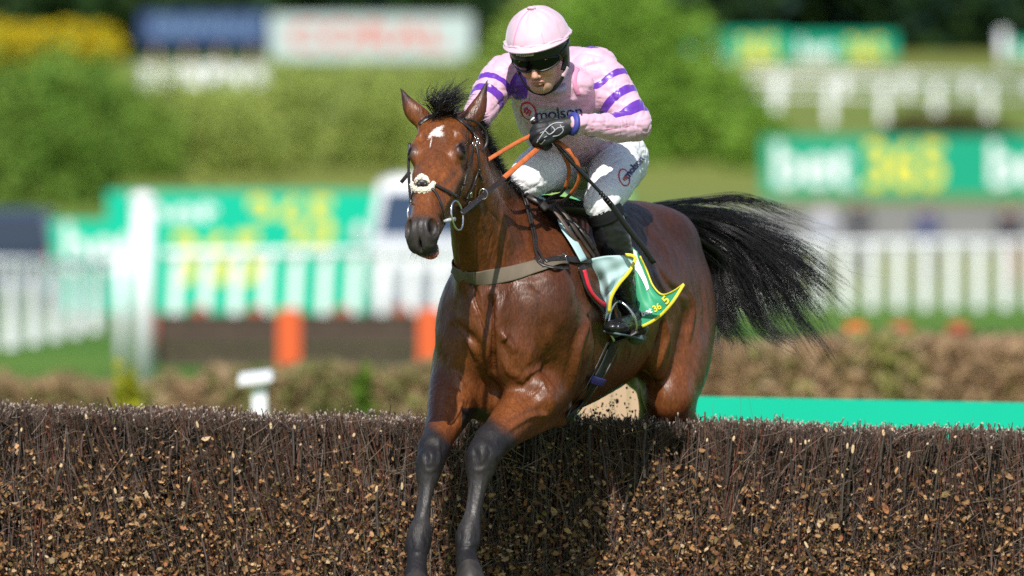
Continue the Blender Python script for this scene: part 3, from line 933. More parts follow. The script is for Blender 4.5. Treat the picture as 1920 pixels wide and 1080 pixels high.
# people by the track on the right
def bystander(label, px, D, coat, legs, seed, h=1.74):
    c = GP(px, D, .03); f = Field(); k = h / 1.74
    def q(x, y, z): return c + np.array([x, y, z]) * k
    f.limb([q(-.10, 0, .06), q(-.10, 0, .48), q(-.09, 0, .90)], [.05, .06, .085], k=.03)
    f.limb([q(.10, .02, .06), q(.10, 0, .48), q(.09, 0, .90)], [.05, .06, .085], k=.03)
    f.loft([q(0, 0, .92), q(0, 0, 1.15), q(0, 0, 1.42)], [.16, .15, .20], [.11, .11, .11], (1, 0, 0), k=.05)
    for s in (-1, 1):
        f.limb([q(.20 * s, 0, 1.40), q(.27 * s, .02, 1.12), q(.25 * s, -.08, .86)], [.06, .05, .04], k=.03)
        f.limb([q(.10 * s, -.08, .05), q(.10 * s, .1, .05)], [.045, .05], k=.03)
    f.limb([q(0, 0, 1.44), q(0, 0, 1.55)], [.06, .055], k=.03)
    f.ell(q(0, 0, 1.63), (.075, .09, .11), None, .02)
    f.ell(q(0, -.09, 1.61), (.02, .02, .03), None, .01)
    v, qd = f.mesh(.03 * k)
    z = (v[:, 2] - c[2]) / k; col = np.where(z[:, None] < .92, legs, coat); col = np.where(z[:, None] > 1.5, (.45, .27, .20), col)
    col = np.where(z[:, None] < .1, (.02, .02, .02), col)
    e = tag(empty('person', c), label, 'person', 'people beyond the rails')
    mesh_np('body', v, qd, True, [M_cloth], e, {'tint': col})
    MB().ball(q(0, .01, 1.68), np.array([.082, .095, .085]) * k, 12, 8).build('hair', M_hair_far, e, True)
M_cloth = mat('plain_clothing', attr='tint', rough=.8)
M_hair_far = mat('far_dark_hair', (.03, .02, .015), .7)
bystander('person in a dark coat with red trousers at the right edge, behind the rail', 1893, 183, (.025, .02, .03), (.25, .04, .03), 1)
bystander('person in muted blue standing behind the white rail right of the tail', 1738, 196, (.05, .06, .14), (.03, .03, .05), 2)
bystander('person in pale grey behind the rail, just past the tip of the tail', 1545, 197, (.35, .36, .42), (.10, .11, .14), 3)
bystander('person in dark clothes behind the rail, beside the one in pale grey', 1610, 198, (.05, .05, .06), (.05, .05, .07), 4)

# trees and bushes on the slope
def tree(name, label, px, D, zc, crowns, n, size, pal, seed, cat='tree', group=None, trunk=True):
    c = GP(px, D)
    e = tag(empty(name, c), label, cat, group)
    foliage('crown', n, [(c + np.array(o), r) for o, r in crowns], size, pal, seed, e)
    if trunk:
        h = max(o[2] for o, r in crowns)
        mb = MB().tube([c - [0, 0, .3], c + [.05, 0, h * .4], c + [0, 0, h * .9]], [.28, .2, .08], 8)
        mb.build('trunk', M_bark, e, True)
    return e
M_bark = mat('bark', (.09, .065, .045), .9, noise_scale=6, noise_amt=.4)
GRN = [(.20, .36, .045), (.24, .40, .06), (.17, .32, .04)]
OLV = [(.34, .42, .10), (.38, .44, .12), (.31, .40, .09)]
GLD = [(.70, .52, .012), (.60, .46, .02), (.42, .40, .03)]
DRK = [(.022, .060, .040), (.035, .085, .042), (.018, .048, .040)]
MID = [(.035, .085, .025), (.055, .11, .03), (.025, .06, .022)]
tree('green_bush', 'big bright green bush behind the jockey and the tail', 1215, 246, 0, [((-.4, 0, 1.3), (2.6, 1.6, 1.9)), ((.2, .3, 2.6), (1.7, 1.5, 1.9)), ((1.7, 0, 1.2), (1.2, 1.2, 1.6)), ((-.9, 0, 3.7), (1.5, 1.3, 1.4))], 9000, .14, GRN, 21, 'bush')
tree('green_bush', 'green bush between the horse ears and the jockey cap', 985, 262, 0, [((0, 0, 1.4), (1.6, 1.2, 1.7)), ((.5, 0, 2.6), (1.1, 1.0, 1.4))], 5000, .14, OLV + GRN, 22, 'bush')
tree('golden_gorse', 'golden flowered gorse bush topping the green at upper left', 60, 226, 0, [((0, 0, 3.85), (2.3, 1.1, .65)), ((-1.8, 0, 3.75), (1.6, 1.0, .7)), ((1.2, 0, 3.95), (1.2, .9, .5))], 6000, .12, GLD, 23, 'bush', trunk=True)
tree('green_bush', 'dark green bush below the golden gorse at the left edge', 60, 224, 0, [((-.3, 0, 1.7), (2.6, 1.3, 2.2)), ((1.1, 0, 1.5), (1.4, 1.1, 2.0)), ((-2.2, 0, 1.5), (1.6, 1.2, 2.2))], 8000, .14, [(.16, .30, .05), (.18, .31, .05), (.20, .31, .05)], 24, 'bush')
g3 = np.random.default_rng(77)
for k, (px, D, w, h, pal, lab) in enumerate([
        (150, 238, 3.4, 2.6, [(.20, .33, .05), (.22, .34, .06)], 'wide pale green bush right of the gorse'),
        (350, 240, 3.4, 2.2, OLV, 'olive bush on the slope under the dark blue board'),
        (600, 243, 4.6, 2.3, OLV, 'wide olive bush above the large turquoise board'),
        (850, 246, 4.0, 2.2, OLV, 'olive bush above the white van'),
        (1780, 250, 2.6, .9, [(.12, .10, .04), (.10, .11, .03)], 'low brownish bush under the double rail on the slope'),
        (1420, 243, 1.2, 1.5, GRN, 'small green bush at the left end of the green board')]):
    tree('slope_bush', lab, px, D, 0, [((0, 0, h * .5), (w * .6, .9, h * .7)), ((w * .4, 0, h * .35), (w * .4, .8, h * .5)), ((-w * .35, 0, h * .4), (w * .4, .8, h * .55))], 4500, .13, pal, 40 + k, 'bush', trunk=False)
# dark wood along the top of the hill: crowns share three meshes
protos = []
for j, pal in enumerate((DRK, MID, DRK + MID)):
    t = tree('hill_tree', 'x', 960, 420, 0, [((0, 0, 6), (3.6, 3.2, 4.2)), ((-2, 0, 4), (2.8, 2.6, 3)), ((2.2, 0, 4.6), (2.8, 2.6, 3.2)), ((.4, -1, 9), (2.4, 2.4, 2.8)), ((0, -.5, 2.2), (3.4, 3, 2.2))], 5200, .42, pal, 60 + j)
    protos.append(t)
pos = []
for k in range(17): pos.append((-60 + k * 128 + g3.uniform(-25, 25), 350 + g3.uniform(-8, 8)))
for k in range(12): pos.append((-120 + k * 190 + g3.uniform(-40, 40), 440 + g3.uniform(-8, 10)))
sides = ['far left', 'left', 'left middle', 'middle', 'right middle', 'right', 'far right']
for i, (px, D) in enumerate(pos):
    p = protos[i] if i < 3 else protos[(i * 7 + i // 3) % 3]
    if i < 3: o = p
    else:
        o = p.copy(); COL.objects.link(o)
        for ch in list(p.children):
            cc = ch.copy(); COL.objects.link(cc); cc.parent = o
    o.location = GP(px, D) - [0, 0, .3]
    o.rotation_euler = (0, 0, g3.uniform(0, 6.28)); s = g3.uniform(.85, 1.3); o.scale = (s, s, s)
    row = 'front' if i < 17 else 'back'
    k = i if i < 17 else i - 17; m_ = 17 if i < 17 else 12
    ords = ['first', 'second', 'third', 'fourth', 'fifth', 'sixth', 'seventh', 'eighth', 'ninth', 'tenth', 'eleventh', 'twelfth', 'thirteenth', 'fourteenth', 'fifteenth', 'sixteenth', 'seventeenth']
    o['label'] = 'dark leafy tree, %s from the left in the %s row of the wood' % (ords[k], row); o['group'] = 'dark trees along the top of the hill'; o['category'] = 'tree'
# flying mud
M_mud = mat('mud', (.035, .022, .014), .9)
g4 = np.random.default_rng(4)
mm = MB()
for k in range(80):
    u = g4.beta(1.2, 1.6); x = 1105 + u * 105; y = 790 - g4.random() * (20 + u * 70)
    r = g4.uniform(.0015, .0045) * (1.7 if g4.random() < .12 else 1)
    mm.ball(P3(x, y, g4.uniform(.7, 1.3)), np.array([1, g4.uniform(.5, 1.2), g4.uniform(.5, 1.5)]) * r, 5, 4)
tag(mm.build('flying_mud', M_mud), 'spray of dark mud crumbs behind the belly of the horse', 'mud', kind='stuff')
HV = .0052
# ================================================================== HORSE
FW = unit([-.375, -.927, 0])      # where the horse heads
LT = unit([.927, -.375, 0])       # its left side
UP = np.array([0, 0, 1.0])
PX = 1 / 560.0
hf = Field()

# trunk
tr = [(936, 598, -.32, .14, .19), (974, 590, -.14, .195, .30), (1010, 588, .08, .245, .355), (1065, 580, .32, .275, .33),
      (1120, 565, .55, .27, .29), (1165, 540, .78, .265, .25), (1192, 528, .98, .22, .225), (1210, 533, 1.10, .15, .16)]
hf.loft([P3(a, b, c) for a, b, c, w, h in tr], [t[3] for t in tr], [t[4] for t in tr], LT, k=.05)
# withers and back
hf.loft([P3(975, 440, -.08), P3(1025, 415, .15), P3(1080, 425, .4), P3(1165, 420, .8), P3(1215, 430, 1.0)], [.06, .06, .11, .13, .12], [.07, .07, .07, .07, .07], LT, k=.12)

# head frame
HF = unit([-.135, -.735, -.66]); HL = unit([.966, -.26, .01]); HL = unit(HL - HF * HL.dot(HF)); HU = unit(np.cross(HL, HF))
if HU[2] < 0: HU = -HU
POLL = P3(831, 206, -.70)
def HP(u, l, n): return POLL + HF * u + HL * l + HU * n

# neck
nk = [(872, 300, -.60, .066, .100), (887, 370, -.50, .074, .118), (906, 440, -.38, .094, .145), (938, 512, -.24, .130, .19), (972, 566, -.08, .165, .235)]
hf.loft([P3(a, b, c) for a, b, c, w, h in nk], [t[3] for t in nk], [t[4] for t in nk], [HL, unit(HL + LT), LT, LT, LT], k=.05)
# crest of the neck
hf.loft([P3(872, 236, -.56), P3(899, 287, -.42), P3(928, 345, -.26), P3(972, 405, -.04)], [.035, .032, .035, .05], [.05, .05, .06, .07], LT, k=.07)
# windpipe and jugular furrow
hf.loft([P3(872, 400, -.60), P3(882, 470, -.48), P3(895, 545, -.40)], [.045, .05, .06], [.045, .05, .06], LT, k=.05)
hf.loft([P3(888, 405, -.640), P3(905, 455, -.555), P3(918, 520, -.49)], [.008, .010, .008], [.02, .02, .02], LT, k=.035, sub=True)

# chest muscles
def cell(px, py, d, r, axes=None, k=.03, sub=False): hf.ell(P3(px, py, d), r, axes, k, sub)
AX = [LT, FW, UP]
cell(876, 655, -.34, (.085, .09, .125), AX, .04)        # right breast muscle
cell(962, 662, -.40, (.085, .09, .12), AX, .04)         # left breast muscle
cell(882, 590, -.28, (.10, .12, .15), AX, .06)          # right shoulder point
cell(1010, 575, -.34, (.13, .12, .17), AX, .06)         # left shoulder point
cell(1045, 640, -.24, (.12, .14, .15), AX, .05)         # left upper arm
cell(1065, 545, -.10, (.10, .20, .19), AX, .06)         # left shoulder blade
cell(869, 640, -.22, (.075, .14, .16), AX, .05)
cell(1075, 665, -.02, (.075, .13, .15), AX, .04)        # triceps
cell(918, 745, -.26, (.08, .10, .09), AX, .05)          # breastbone
# grooves
hf.loft([P3(918, 570, -.50), P3(915, 640, -.52), P3(920, 720, -.47)], [.010, .011, .012], [.035, .042, .045], LT, k=.025, sub=True)
hf.loft([P3(958, 605, -.52), P3(940, 650, -.525), P3(938, 705, -.52)], [.010, .012, .010], [.022, .024, .022], LT, k=.028, sub=True)
hf.loft([P3(850, 612, -.43), P3(888, 642, -.485), P3(905, 690, -.49)], [.006, .007, .006], [.014, .016, .014], LT, k=.025, sub=True)
hf.loft([P3(945, 630, -.53), P3(985, 660, -.52), P3(1010, 705, -.46)], [.008, .010, .008], [.018, .024, .022], UP, k=.03, sub=True)
hf.loft([P3(880, 525, -.48), P3(893, 580, -.50), P3(912, 640, -.51)], [.006, .008, .006], [.018, .02, .018], LT, k=.022, sub=True)
hf.loft([P3(1098, 610, -.24), P3(1088, 680, -.20), P3(1070, 745, -.2)], [.012, .014, .010], [.02, .03, .03], LT, k=.035, sub=True)

# forelegs: (px, py, depth, r px)
def leg(pts, k=.03):
    hf.limb([P3(a, b, c) for a, b, c, r in pts], [r * PX for a, b, c, r in pts], k=k)
# right foreleg (image left)
leg([(868, 690, -.22, 58), (850, 740, -.34, 47), (832, 795, -.48, 33), (815, 838, -.60, 27)], .05)
leg([(866, 735, -.24, 30), (862, 775, -.34, 22), (842, 815, -.46, 15)], .025)
leg([(812, 845, -.61, 26.5), (807, 868, -.65, 26), (802, 890, -.67, 21)], .03)
leg([(802, 885, -.67, 20), (797, 930, -.70, 13.5), (791, 972, -.72, 14), (787, 1000, -.74, 22), (784, 1022, -.75, 22.5)], .02)
leg([(787, 1010, -.71, 20), (786, 1024, -.70, 17)], .02)
leg([(784, 1020, -.75, 20), (782, 1052, -.81, 18.5), (781, 1082, -.86, 22)], .02)
leg([(806, 880, -.60, 12), (800, 940, -.665, 7.5), (793, 1000, -.69, 10)], .012)   # tendons
cell(805, 862, -.68, (.034, .026, .032), AX, .03)
# left foreleg
leg([(1035, 700, -.16, 62), (1008, 738, -.30, 53), (970, 778, -.44, 41), (930, 822, -.58, 33)], .05)
leg([(1042, 770, -.10, 27), (1010, 786, -.22, 25), (965, 818, -.38, 17), (938, 842, -.50, 13)], .028)
cell(1040, 772, -.08, (.05, .06, .045), AX, .04)        # elbow
cell(1000, 745, -.40, (.075, .05, .085), [unit([.7, 0, .7]), FW, unit([-.7, 0, .7])], .03)
leg([(918, 832, -.62, 32), (906, 856, -.66, 31), (901, 880, -.68, 23)], .03)
leg([(901, 880, -.68, 24), (892, 925, -.71, 14.5), (885, 965, -.73, 14.5), (879, 994, -.75, 20.5), (877, 1014, -.76, 21)], .02)
leg([(880, 1004, -.71, 22), (881, 1018, -.70, 19)], .02)
leg([(877, 1012, -.76, 20), (874, 1040, -.79, 18), (878, 1064, -.83, 22)], .02)
leg([(910, 880, -.61, 13), (899, 935, -.67, 8), (889, 992, -.69, 11)], .012)
cell(903, 852, -.69, (.038, .028, .038), AX, .03)
hf.loft([P3(985, 742, -.42), P3(1012, 762, -.40), P3(1035, 752, -.30)], [.006, .007, .006], [.014, .018, .016], UP, k=.02, sub=True)
hf.loft([P3(1005, 800, -.34), P3(975, 800, -.46), P3(945, 818, -.56)], [.005, .006, .005], [.012, .015, .012], UP, k=.018, sub=True)
hf.loft([P3(870, 752, -.46), P3(852, 785, -.52), P3(835, 812, -.56)], [.006, .006, .005], [.014, .014, .012], LT, k=.018, sub=True)

# hindquarters
def loftp(pts, lat=LT, k=.03, sub=False):
    hf.loft([P3(a, b, c) for a, b, c, w, h in pts], [t[3] for t in pts], [t[4] for t in pts], lat, k, sub)
loftp([(1235, 502, .95, .145, .185), (1258, 590, .86, .135, .225), (1262, 670, .74, .115, .185), (1252, 735, .62, .085, .10), (1250, 757, .58, .058, .06)], k=.06)
cell(1271, 587, .92, (.10, .16, .22), AX, .06)          # buttock
cell(1248, 455, .85, (.09, .15, .10), AX, .06)          # hip
cell(1205, 470, .66, (.05, .07, .06), AX, .05)          # hip bone
loftp([(1255, 745, .60, .07, .08), (1275, 800, .78, .06, .085), (1290, 870, 1.02, .045, .06)], k=.04)
leg([(1290, 870, 1.02, 28), (1285, 950, .95, 19), (1280, 1010, .90, 22), (1275, 1045, .84, 21), (1270, 1065, .80, 24)], .03)
# right hind leg (behind the fence)
loftp([(1150, 540, 1.16, .14, .20), (1185, 620, 1.10, .11, .17), (1222, 690, 1.0, .08, .11), (1240, 730, .90, .07, .08)], k=.05)
loftp([(1240, 730, .90, .065, .075), (1225, 810, 1.02, .055, .075), (1215, 880, 1.22, .045, .06)], k=.04)
leg([(1215, 880, 1.22, 27), (1212, 960, 1.15, 19), (1208, 1015, 1.10, 22), (1205, 1050, 1.04, 21), (1202, 1068, 1.0, 24)], .03)
# flank fold and stifle line
hf.loft([P3(1218, 590, .40), P3(1230, 660, .46), P3(1212, 730, .47)], [.020, .022, .018], [.05, .05, .05], LT, k=.05, sub=True)
cell(1232, 640, .50, (.05, .08, .13), AX, .04)
# dock
hf.limb([P3(1218, 430, 1.10), P3(1240, 412, 1.22), P3(1268, 412, 1.32), P3(1296, 432, 1.40)], [.05, .038, .030, .022], k=.05)

# head
def hell(u, l, n, r, k=.02, sub=False, ax=None, both=True):
    for s in ((1, -1) if (both and l) else (1,)):
        a = [HF, HL * s, HU] if ax is None else [HF * ax[i][0] + HL * s * ax[i][1] + HU * ax[i][2] for i in range(3)]
        hf.ell(HP(u, l * s, n), r, a, k, sub)
def hloft(pts, W, H, k=.02, sub=False, lat=(0, 1, 0), both=True):
    for s in ((1, -1) if both else (1,)):
        hf.loft([HP(u, l * s, n) for u, l, n in pts], W, H, HF * lat[0] + HL * s * lat[1] + HU * lat[2], k, sub)
hloft([(.03, 0, -.085), (.10, 0, -.092), (.19, 0, -.095), (.28, 0, -.082), (.37, 0, -.066), (.45, 0, -.058), (.52, 0, -.056)],
      [.062, .078, .082, .071, .058, .049, .047], [.075, .090, .092, .080, .062, .054, .050], k=.03, both=False)
hell(.09, 0, -.045, (.09, .058, .045), .04)                       # brow dome
hell(.24, 0, -.045, (.14, .040, .042), .03)
hell(.36, 0, -.028, (.13, .028, .026), .03)                     # nasal bone
hell(.17, .064, -.036, (.048, .030, .032), .025)                # eye sockets
hell(.115, .060, -.045, (.055, .022, .035), .03)                # temples
hell(.130, .058, -.004, (.022, .011, .012), .02, sub=True)      # hollow above the eye
hell(.165, .050, -.165, (.095, .030, .085), .03)                # jowls
hloft([(.24, .066, -.075), (.30, .058, -.073), (.37, .047, -.070)], [.010, .009, .007], [.012, .011, .009], k=.03)   # facial crest
hloft([(.27, .028, -.165), (.36, .024, -.135), (.46, .022, -.112)], [.024, .022, .02], [.030, .026, .026], k=.03)    # jaw bars
# muzzle
hell(.525, 0, -.052, (.055, .050, .046), .03)
hell(.545, .030, -.040, (.040, .026, .036), .02)                # nostril wings
hell(.575, 0, -.078, (.035, .044, .036), .03)                   # upper lip
hell(.545, 0, -.112, (.042, .034, .026), .015)                  # lower lip and chin
hell(.50, 0, -.118, (.04, .03, .02), .02)
hf.ell(HP(.565, .022, -.118), (.030, .024, .022), [HF, HL, HU], .015)
hell(.550, .044, -.020, (.032, .018, .031), .007, sub=True, ax=[(.86, 0, -.5), (0, 1, 0), (.5, 0, .86)])     # nostrils
hell(.566, .030, -.046, (.014, .012, .018), .010, sub=True)
hell(.59, 0, -.060, (.024, .004, .022), .012, sub=True)
hloft([(.555, .052, -.094), (.585, .032, -.099), (.60, 0, -.10)], [.004] * 3, [.012, .010, .010], k=.006, sub=True, lat=(0, 0, 1))
# eyelids
hell(.176, .078, -.024, (.034, .016, .024), .012)
hell(.180, .096, -.010, (.023, .014, .016), .005, sub=True, ax=[(1, 0, 0), (0, .8, .6), (0, -.6, .8)])
# throat latch
hell(.10, 0, -.17, (.09, .06, .07), .05)

# ears
EARS = []
def ear(base, tip, mid, back, wmax):
    pts = [P3(*base), P3(*mid), P3(*tip)]
    c = catmull(pts, 6)
    n = len(c); t = np.linspace(0, 1, n)
    W = wmax * (0.55 + .55 * np.sin(np.clip(t * 1.35 + .2, 0, 1.5) * math.pi / 1.55)) * (1 - t ** 2.4) + .003
    H = W * .55 + .0035
    lat = unit(back)
    hf.loft(c, W, H, lat, k=.018, per=1)
    EARS.append(pts[2])
ear((803, 232, -.68), (752, 167, -.66), (773, 205, -.68), [.79, .0, .62], .030)
ear((872, 238, -.62), (914, 150, -.58), (896, 203, -.60), [.9, 0, -.43], .030)
hell(.045, .060, -.050, (.032, .022, .030), .03)

hv, hq = hf.mesh(HV)
hv, hq = keep_big(hv, hq)
hv = laplace(hv, hq, 1, .5)
hn = normals(hv, hq)
# veins, skin folds and small muscle relief
def horse_relief(v, n):
    x, y, z = v.T
    d = np.zeros(len(v))
    d += .0024 * vnoise(v, (9, 9, 6), 1, 1) + .0010 * vnoise(v, (30, 30, 18), 2, 2)
    wv = vnoise(v, (14, 14, 9), 3, 1)
    vein = np.exp(-(wv / .035) ** 2)
    body = sstep(z, 1.15, 1.4)
    neckfree = 1.0
    d += .0007 * vein * body * neckfree
    return v + n * d[:, None]
hv = horse_relief(hv, hn)
_T0 = bvhtree.BVHTree.FromPolygons([Vector(p) for p in hv], hq.tolist())
hn = normals(hv, hq)
SC = np.zeros(len(hv))
def sculpt(pts, amp, w, per=6, taper=True):
    # raise (amp > 0) or sink (amp < 0) the skin along a line on the visible side; w = half width in px
    global SC
    P = []
    for q in pts:
        h = hit(_T0, q[0], q[1], 0.0)
        if h is not None: P.append(h[0])
    if len(P) < 2: return
    C = catmull(P, per); w = w * PX
    lo, hi = C.min(0) - 3 * w, C.max(0) + 3 * w
    ix = np.nonzero(((hv > lo) & (hv < hi)).all(1))[0]
    if not len(ix): return
    best = np.full(len(ix), 9.); tt = np.zeros(len(ix)); n = len(C) - 1
    for i in range(n):
        ab = C[i + 1] - C[i]; t = np.clip((hv[ix] - C[i]) @ ab / (ab @ ab + 1e-12), 0, 1)
        d = np.linalg.norm(hv[ix] - C[i] - t[:, None] * ab, axis=1); m = d < best; best[m] = d[m]; tt[m] = (i + t[m]) / n
    f = np.exp(-(best / w) ** 2)
    if taper: f *= np.clip(np.minimum(tt, 1 - tt) * 4, 0.15, 1)
    SC[ix] += amp * f
# chest and shoulder
for pts, a, w in [
    ([(874, 540), (898, 598), (911, 655), (916, 700)], -.009, 5),
    ([(926, 538), (921, 580), (917, 640), (917, 700), (918, 745)], -.009, 5),
    ([(886, 538), (903, 585)], -.004, 3), ([(897, 535), (910, 578)], -.004, 3), ([(936, 542), (926, 596)], -.004, 3), ([(950, 545), (938, 590)], -.003, 4),
    ([(906, 545), (912, 600), (915, 650)], .004, 4),
    ([(934, 612), (945, 632), (960, 650), (968, 668)], -.013, 8), ([(944, 630), (950, 636)], -.010, 9),
    ([(922, 652), (926, 680), (927, 708)], .007, 6), ([(937, 640), (945, 680), (962, 712)], -.006, 6),
    ([(860, 612), (874, 630), (884, 650), (898, 680)], -.009, 6), ([(840, 590), (856, 612), (864, 630)], -.004, 6),
    ([(848, 660), (846, 690), (856, 715), (876, 730)], -.007, 7),
    ([(904, 660), (912, 690), (914, 712)], .005, 5),
    ([(975, 712), (990, 700), (1008, 690), (1022, 676)], -.011, 8), ([(962, 690), (974, 710), (986, 722)], -.009, 7),
    ([(1002, 640), (995, 665), (985, 690)], -.004, 9), ([(1015, 600), (1040, 612), (1050, 640)], .004, 12),
    ([(1108, 570), (1100, 610), (1088, 650), (1078, 700), (1070, 750)], -.010, 8),
    ([(1086, 600), (1078, 640), (1066, 690), (1058, 740)], .006, 9),
    ([(1060, 585), (1036, 625), (1018, 660)], -.004, 12), ([(1098, 520), (1080, 560), (1064, 590)], .004, 10),
    ([(1010, 690), (1026, 715), (1034, 735), (1046, 765)], .005, 4), ([(1018, 712), (1008, 730), (990, 745)], .004, 3),
    ([(1046, 770), (1020, 778), (992, 782), (962, 800), (938, 818)], -.008, 5), ([(1030, 742), (1000, 762), (965, 778), (940, 795)], -.005, 6),
    ([(1010, 722), (985, 745), (955, 770)], .005, 9),
    ([(870, 742), (862, 765), (848, 790), (836, 810)], -.008, 4), ([(848, 700), (862, 712), (870, 735)], -.006, 5),
    ([(828, 712), (822, 760), (818, 800)], .004, 6), ([(884, 742), (874, 770), (858, 800)], .005, 5),
    # knees, cannons, fetlocks
    ([(792, 846), (800, 858), (798, 872)], .004, 5), ([(812, 842), (820, 856), (816, 872)], .0035, 5), ([(792, 880), (806, 884), (818, 878)], -.003, 4), ([(806, 846), (808, 862), (806, 876)], -.0025, 4),
    ([(824, 815), (822, 840), (826, 860)], -.004, 4), ([(808, 898), (802, 940), (797, 985)], -.005, 2.6), ([(790, 902), (786, 940), (781, 985)], .003, 4), ([(770, 1008), (772, 1022), (770, 1030)], .003, 4), ([(796, 1006), (800, 1018), (797, 1030)], .003, 4), ([(770, 1034), (784, 1037), (798, 1034)], -.004, 4),
    ([(886, 838), (892, 852), (890, 868)], .0045, 6), ([(910, 832), (918, 848), (914, 866)], .004, 6), ([(884, 878), (900, 882), (916, 874)], -.003, 4), ([(900, 838), (904, 856), (902, 872)], -.003, 4),
    ([(934, 822), (930, 845), (930, 866)], -.004, 5), ([(905, 896), (897, 938), (892, 980)], -.005, 2.8), ([(884, 896), (880, 938), (875, 980)], .003, 4), ([(862, 992), (864, 1006), (862, 1016)], .003, 4), ([(892, 990), (896, 1004), (893, 1014)], .003, 4), ([(862, 1022), (877, 1024), (892, 1020)], -.004, 4),
    ([(902, 800), (888, 818), (880, 832)], .003, 5), ([(800, 800), (794, 820), (788, 836)], .003, 5),
    # neck: cords, folds and veins
    ([(905, 372), (915, 420), (925, 470), (936, 510)], .005, 9), ([(893, 400), (903, 450), (912, 500)], -.006, 7),
    ([(935, 380), (950, 430), (966, 478)], -.004, 10), ([(960, 400), (985, 450), (1000, 500)], .004, 10),
    ([(872, 440), (876, 480), (880, 515)], .004, 6), ([(862, 430), (864, 480), (868, 515)], -.004, 4),
    ([(902, 420), (908, 440), (904, 462)], .003, 2.5), ([(926, 430), (920, 455), (914, 478)], .003, 2.5), ([(930, 452), (922, 485), (918, 506)], .0025, 2.2), ([(940, 440), (934, 470), (930, 500)], .0025, 2.5), ([(948, 462), (944, 486), (952, 506)], -.003, 3), ([(915, 395), (930, 410), (938, 430)], .003, 3),
    ([(990, 512), (1000, 535), (1015, 550)], -.003, 5), ([(960, 525), (1000, 532), (1040, 520)], -.003, 8),
    # barrel and flank
    ([(1160, 640), (1150, 680), (1128, 715), (1100, 745)], -.004, 9), ([(1185, 640), (1176, 680), (1156, 712)], -.003, 6), ([(1135, 655), (1120, 700), (1095, 735)], .003, 6),
    ([(1230, 496), (1245, 520), (1262, 542), (1288, 552)], .008, 8), ([(1222, 505), (1236, 530), (1250, 552)], -.006, 8),
    ([(1292, 535), (1299, 575), (1294, 615), (1286, 650)], -.010, 10), ([(1268, 550), (1282, 590), (1278, 630)], .007, 12),
    ([(1246, 590), (1252, 628), (1242, 664), (1228, 700)], -.010, 8), ([(1262, 640), (1256, 690), (1240, 730)], .004, 9), ([(1310, 520), (1322, 580), (1318, 640)], .005, 10),
    ([(1215, 430), (1240, 455), (1258, 490)], -.004, 12), ([(1180, 405), (1210, 425), (1225, 460)], .004, 12), ([(1205, 640), (1215, 670), (1208, 700)], -.006, 7),
    # face
    ([(864, 238), (874, 244), (877, 254), (873, 264)], .0030, 3), ([(856, 244), (862, 254), (864, 266)], -.003, 4),
    ([(886, 300), (872, 312), (858, 318)], .0025, 3), ([(864, 318), (848, 338), (832, 352)], .0035, 4), ([(850, 312), (836, 332), (822, 346)], -.0030, 4),
    ([(838, 300), (828, 325), (818, 342)], .0022, 2.2), ([(880, 330), (866, 352), (852, 372)], .0025, 2.5), ([(846, 366), (836, 384), (832, 400)], -.003, 3),
    ([(804, 300), (798, 330), (794, 370), (792, 400)], .0025, 5), ([(782, 300), (778, 340), (776, 380)], -.0025, 4), ([(815, 300), (810, 340), (806, 380)], -.002, 5),
    ([(798, 405), (812, 400), (826, 408), (832, 424)], .0045, 3.5), ([(790, 404), (786, 425), (788, 446)], -.004, 3), ([(812, 440), (824, 444), (830, 456)], -.003, 3), ([(800, 462), (815, 462), (826, 456)], -.004, 2.5),
    ([(850, 278), (860, 271), (874, 271), (884, 280)], .0045, 3), ([(852, 290), (864, 299), (878, 300)], .0035, 3), ([(846, 268), (860, 261), (876, 262)], -.003, 3),
]: sculpt(pts, a, w)
hv = hv + hn * SC[:, None]

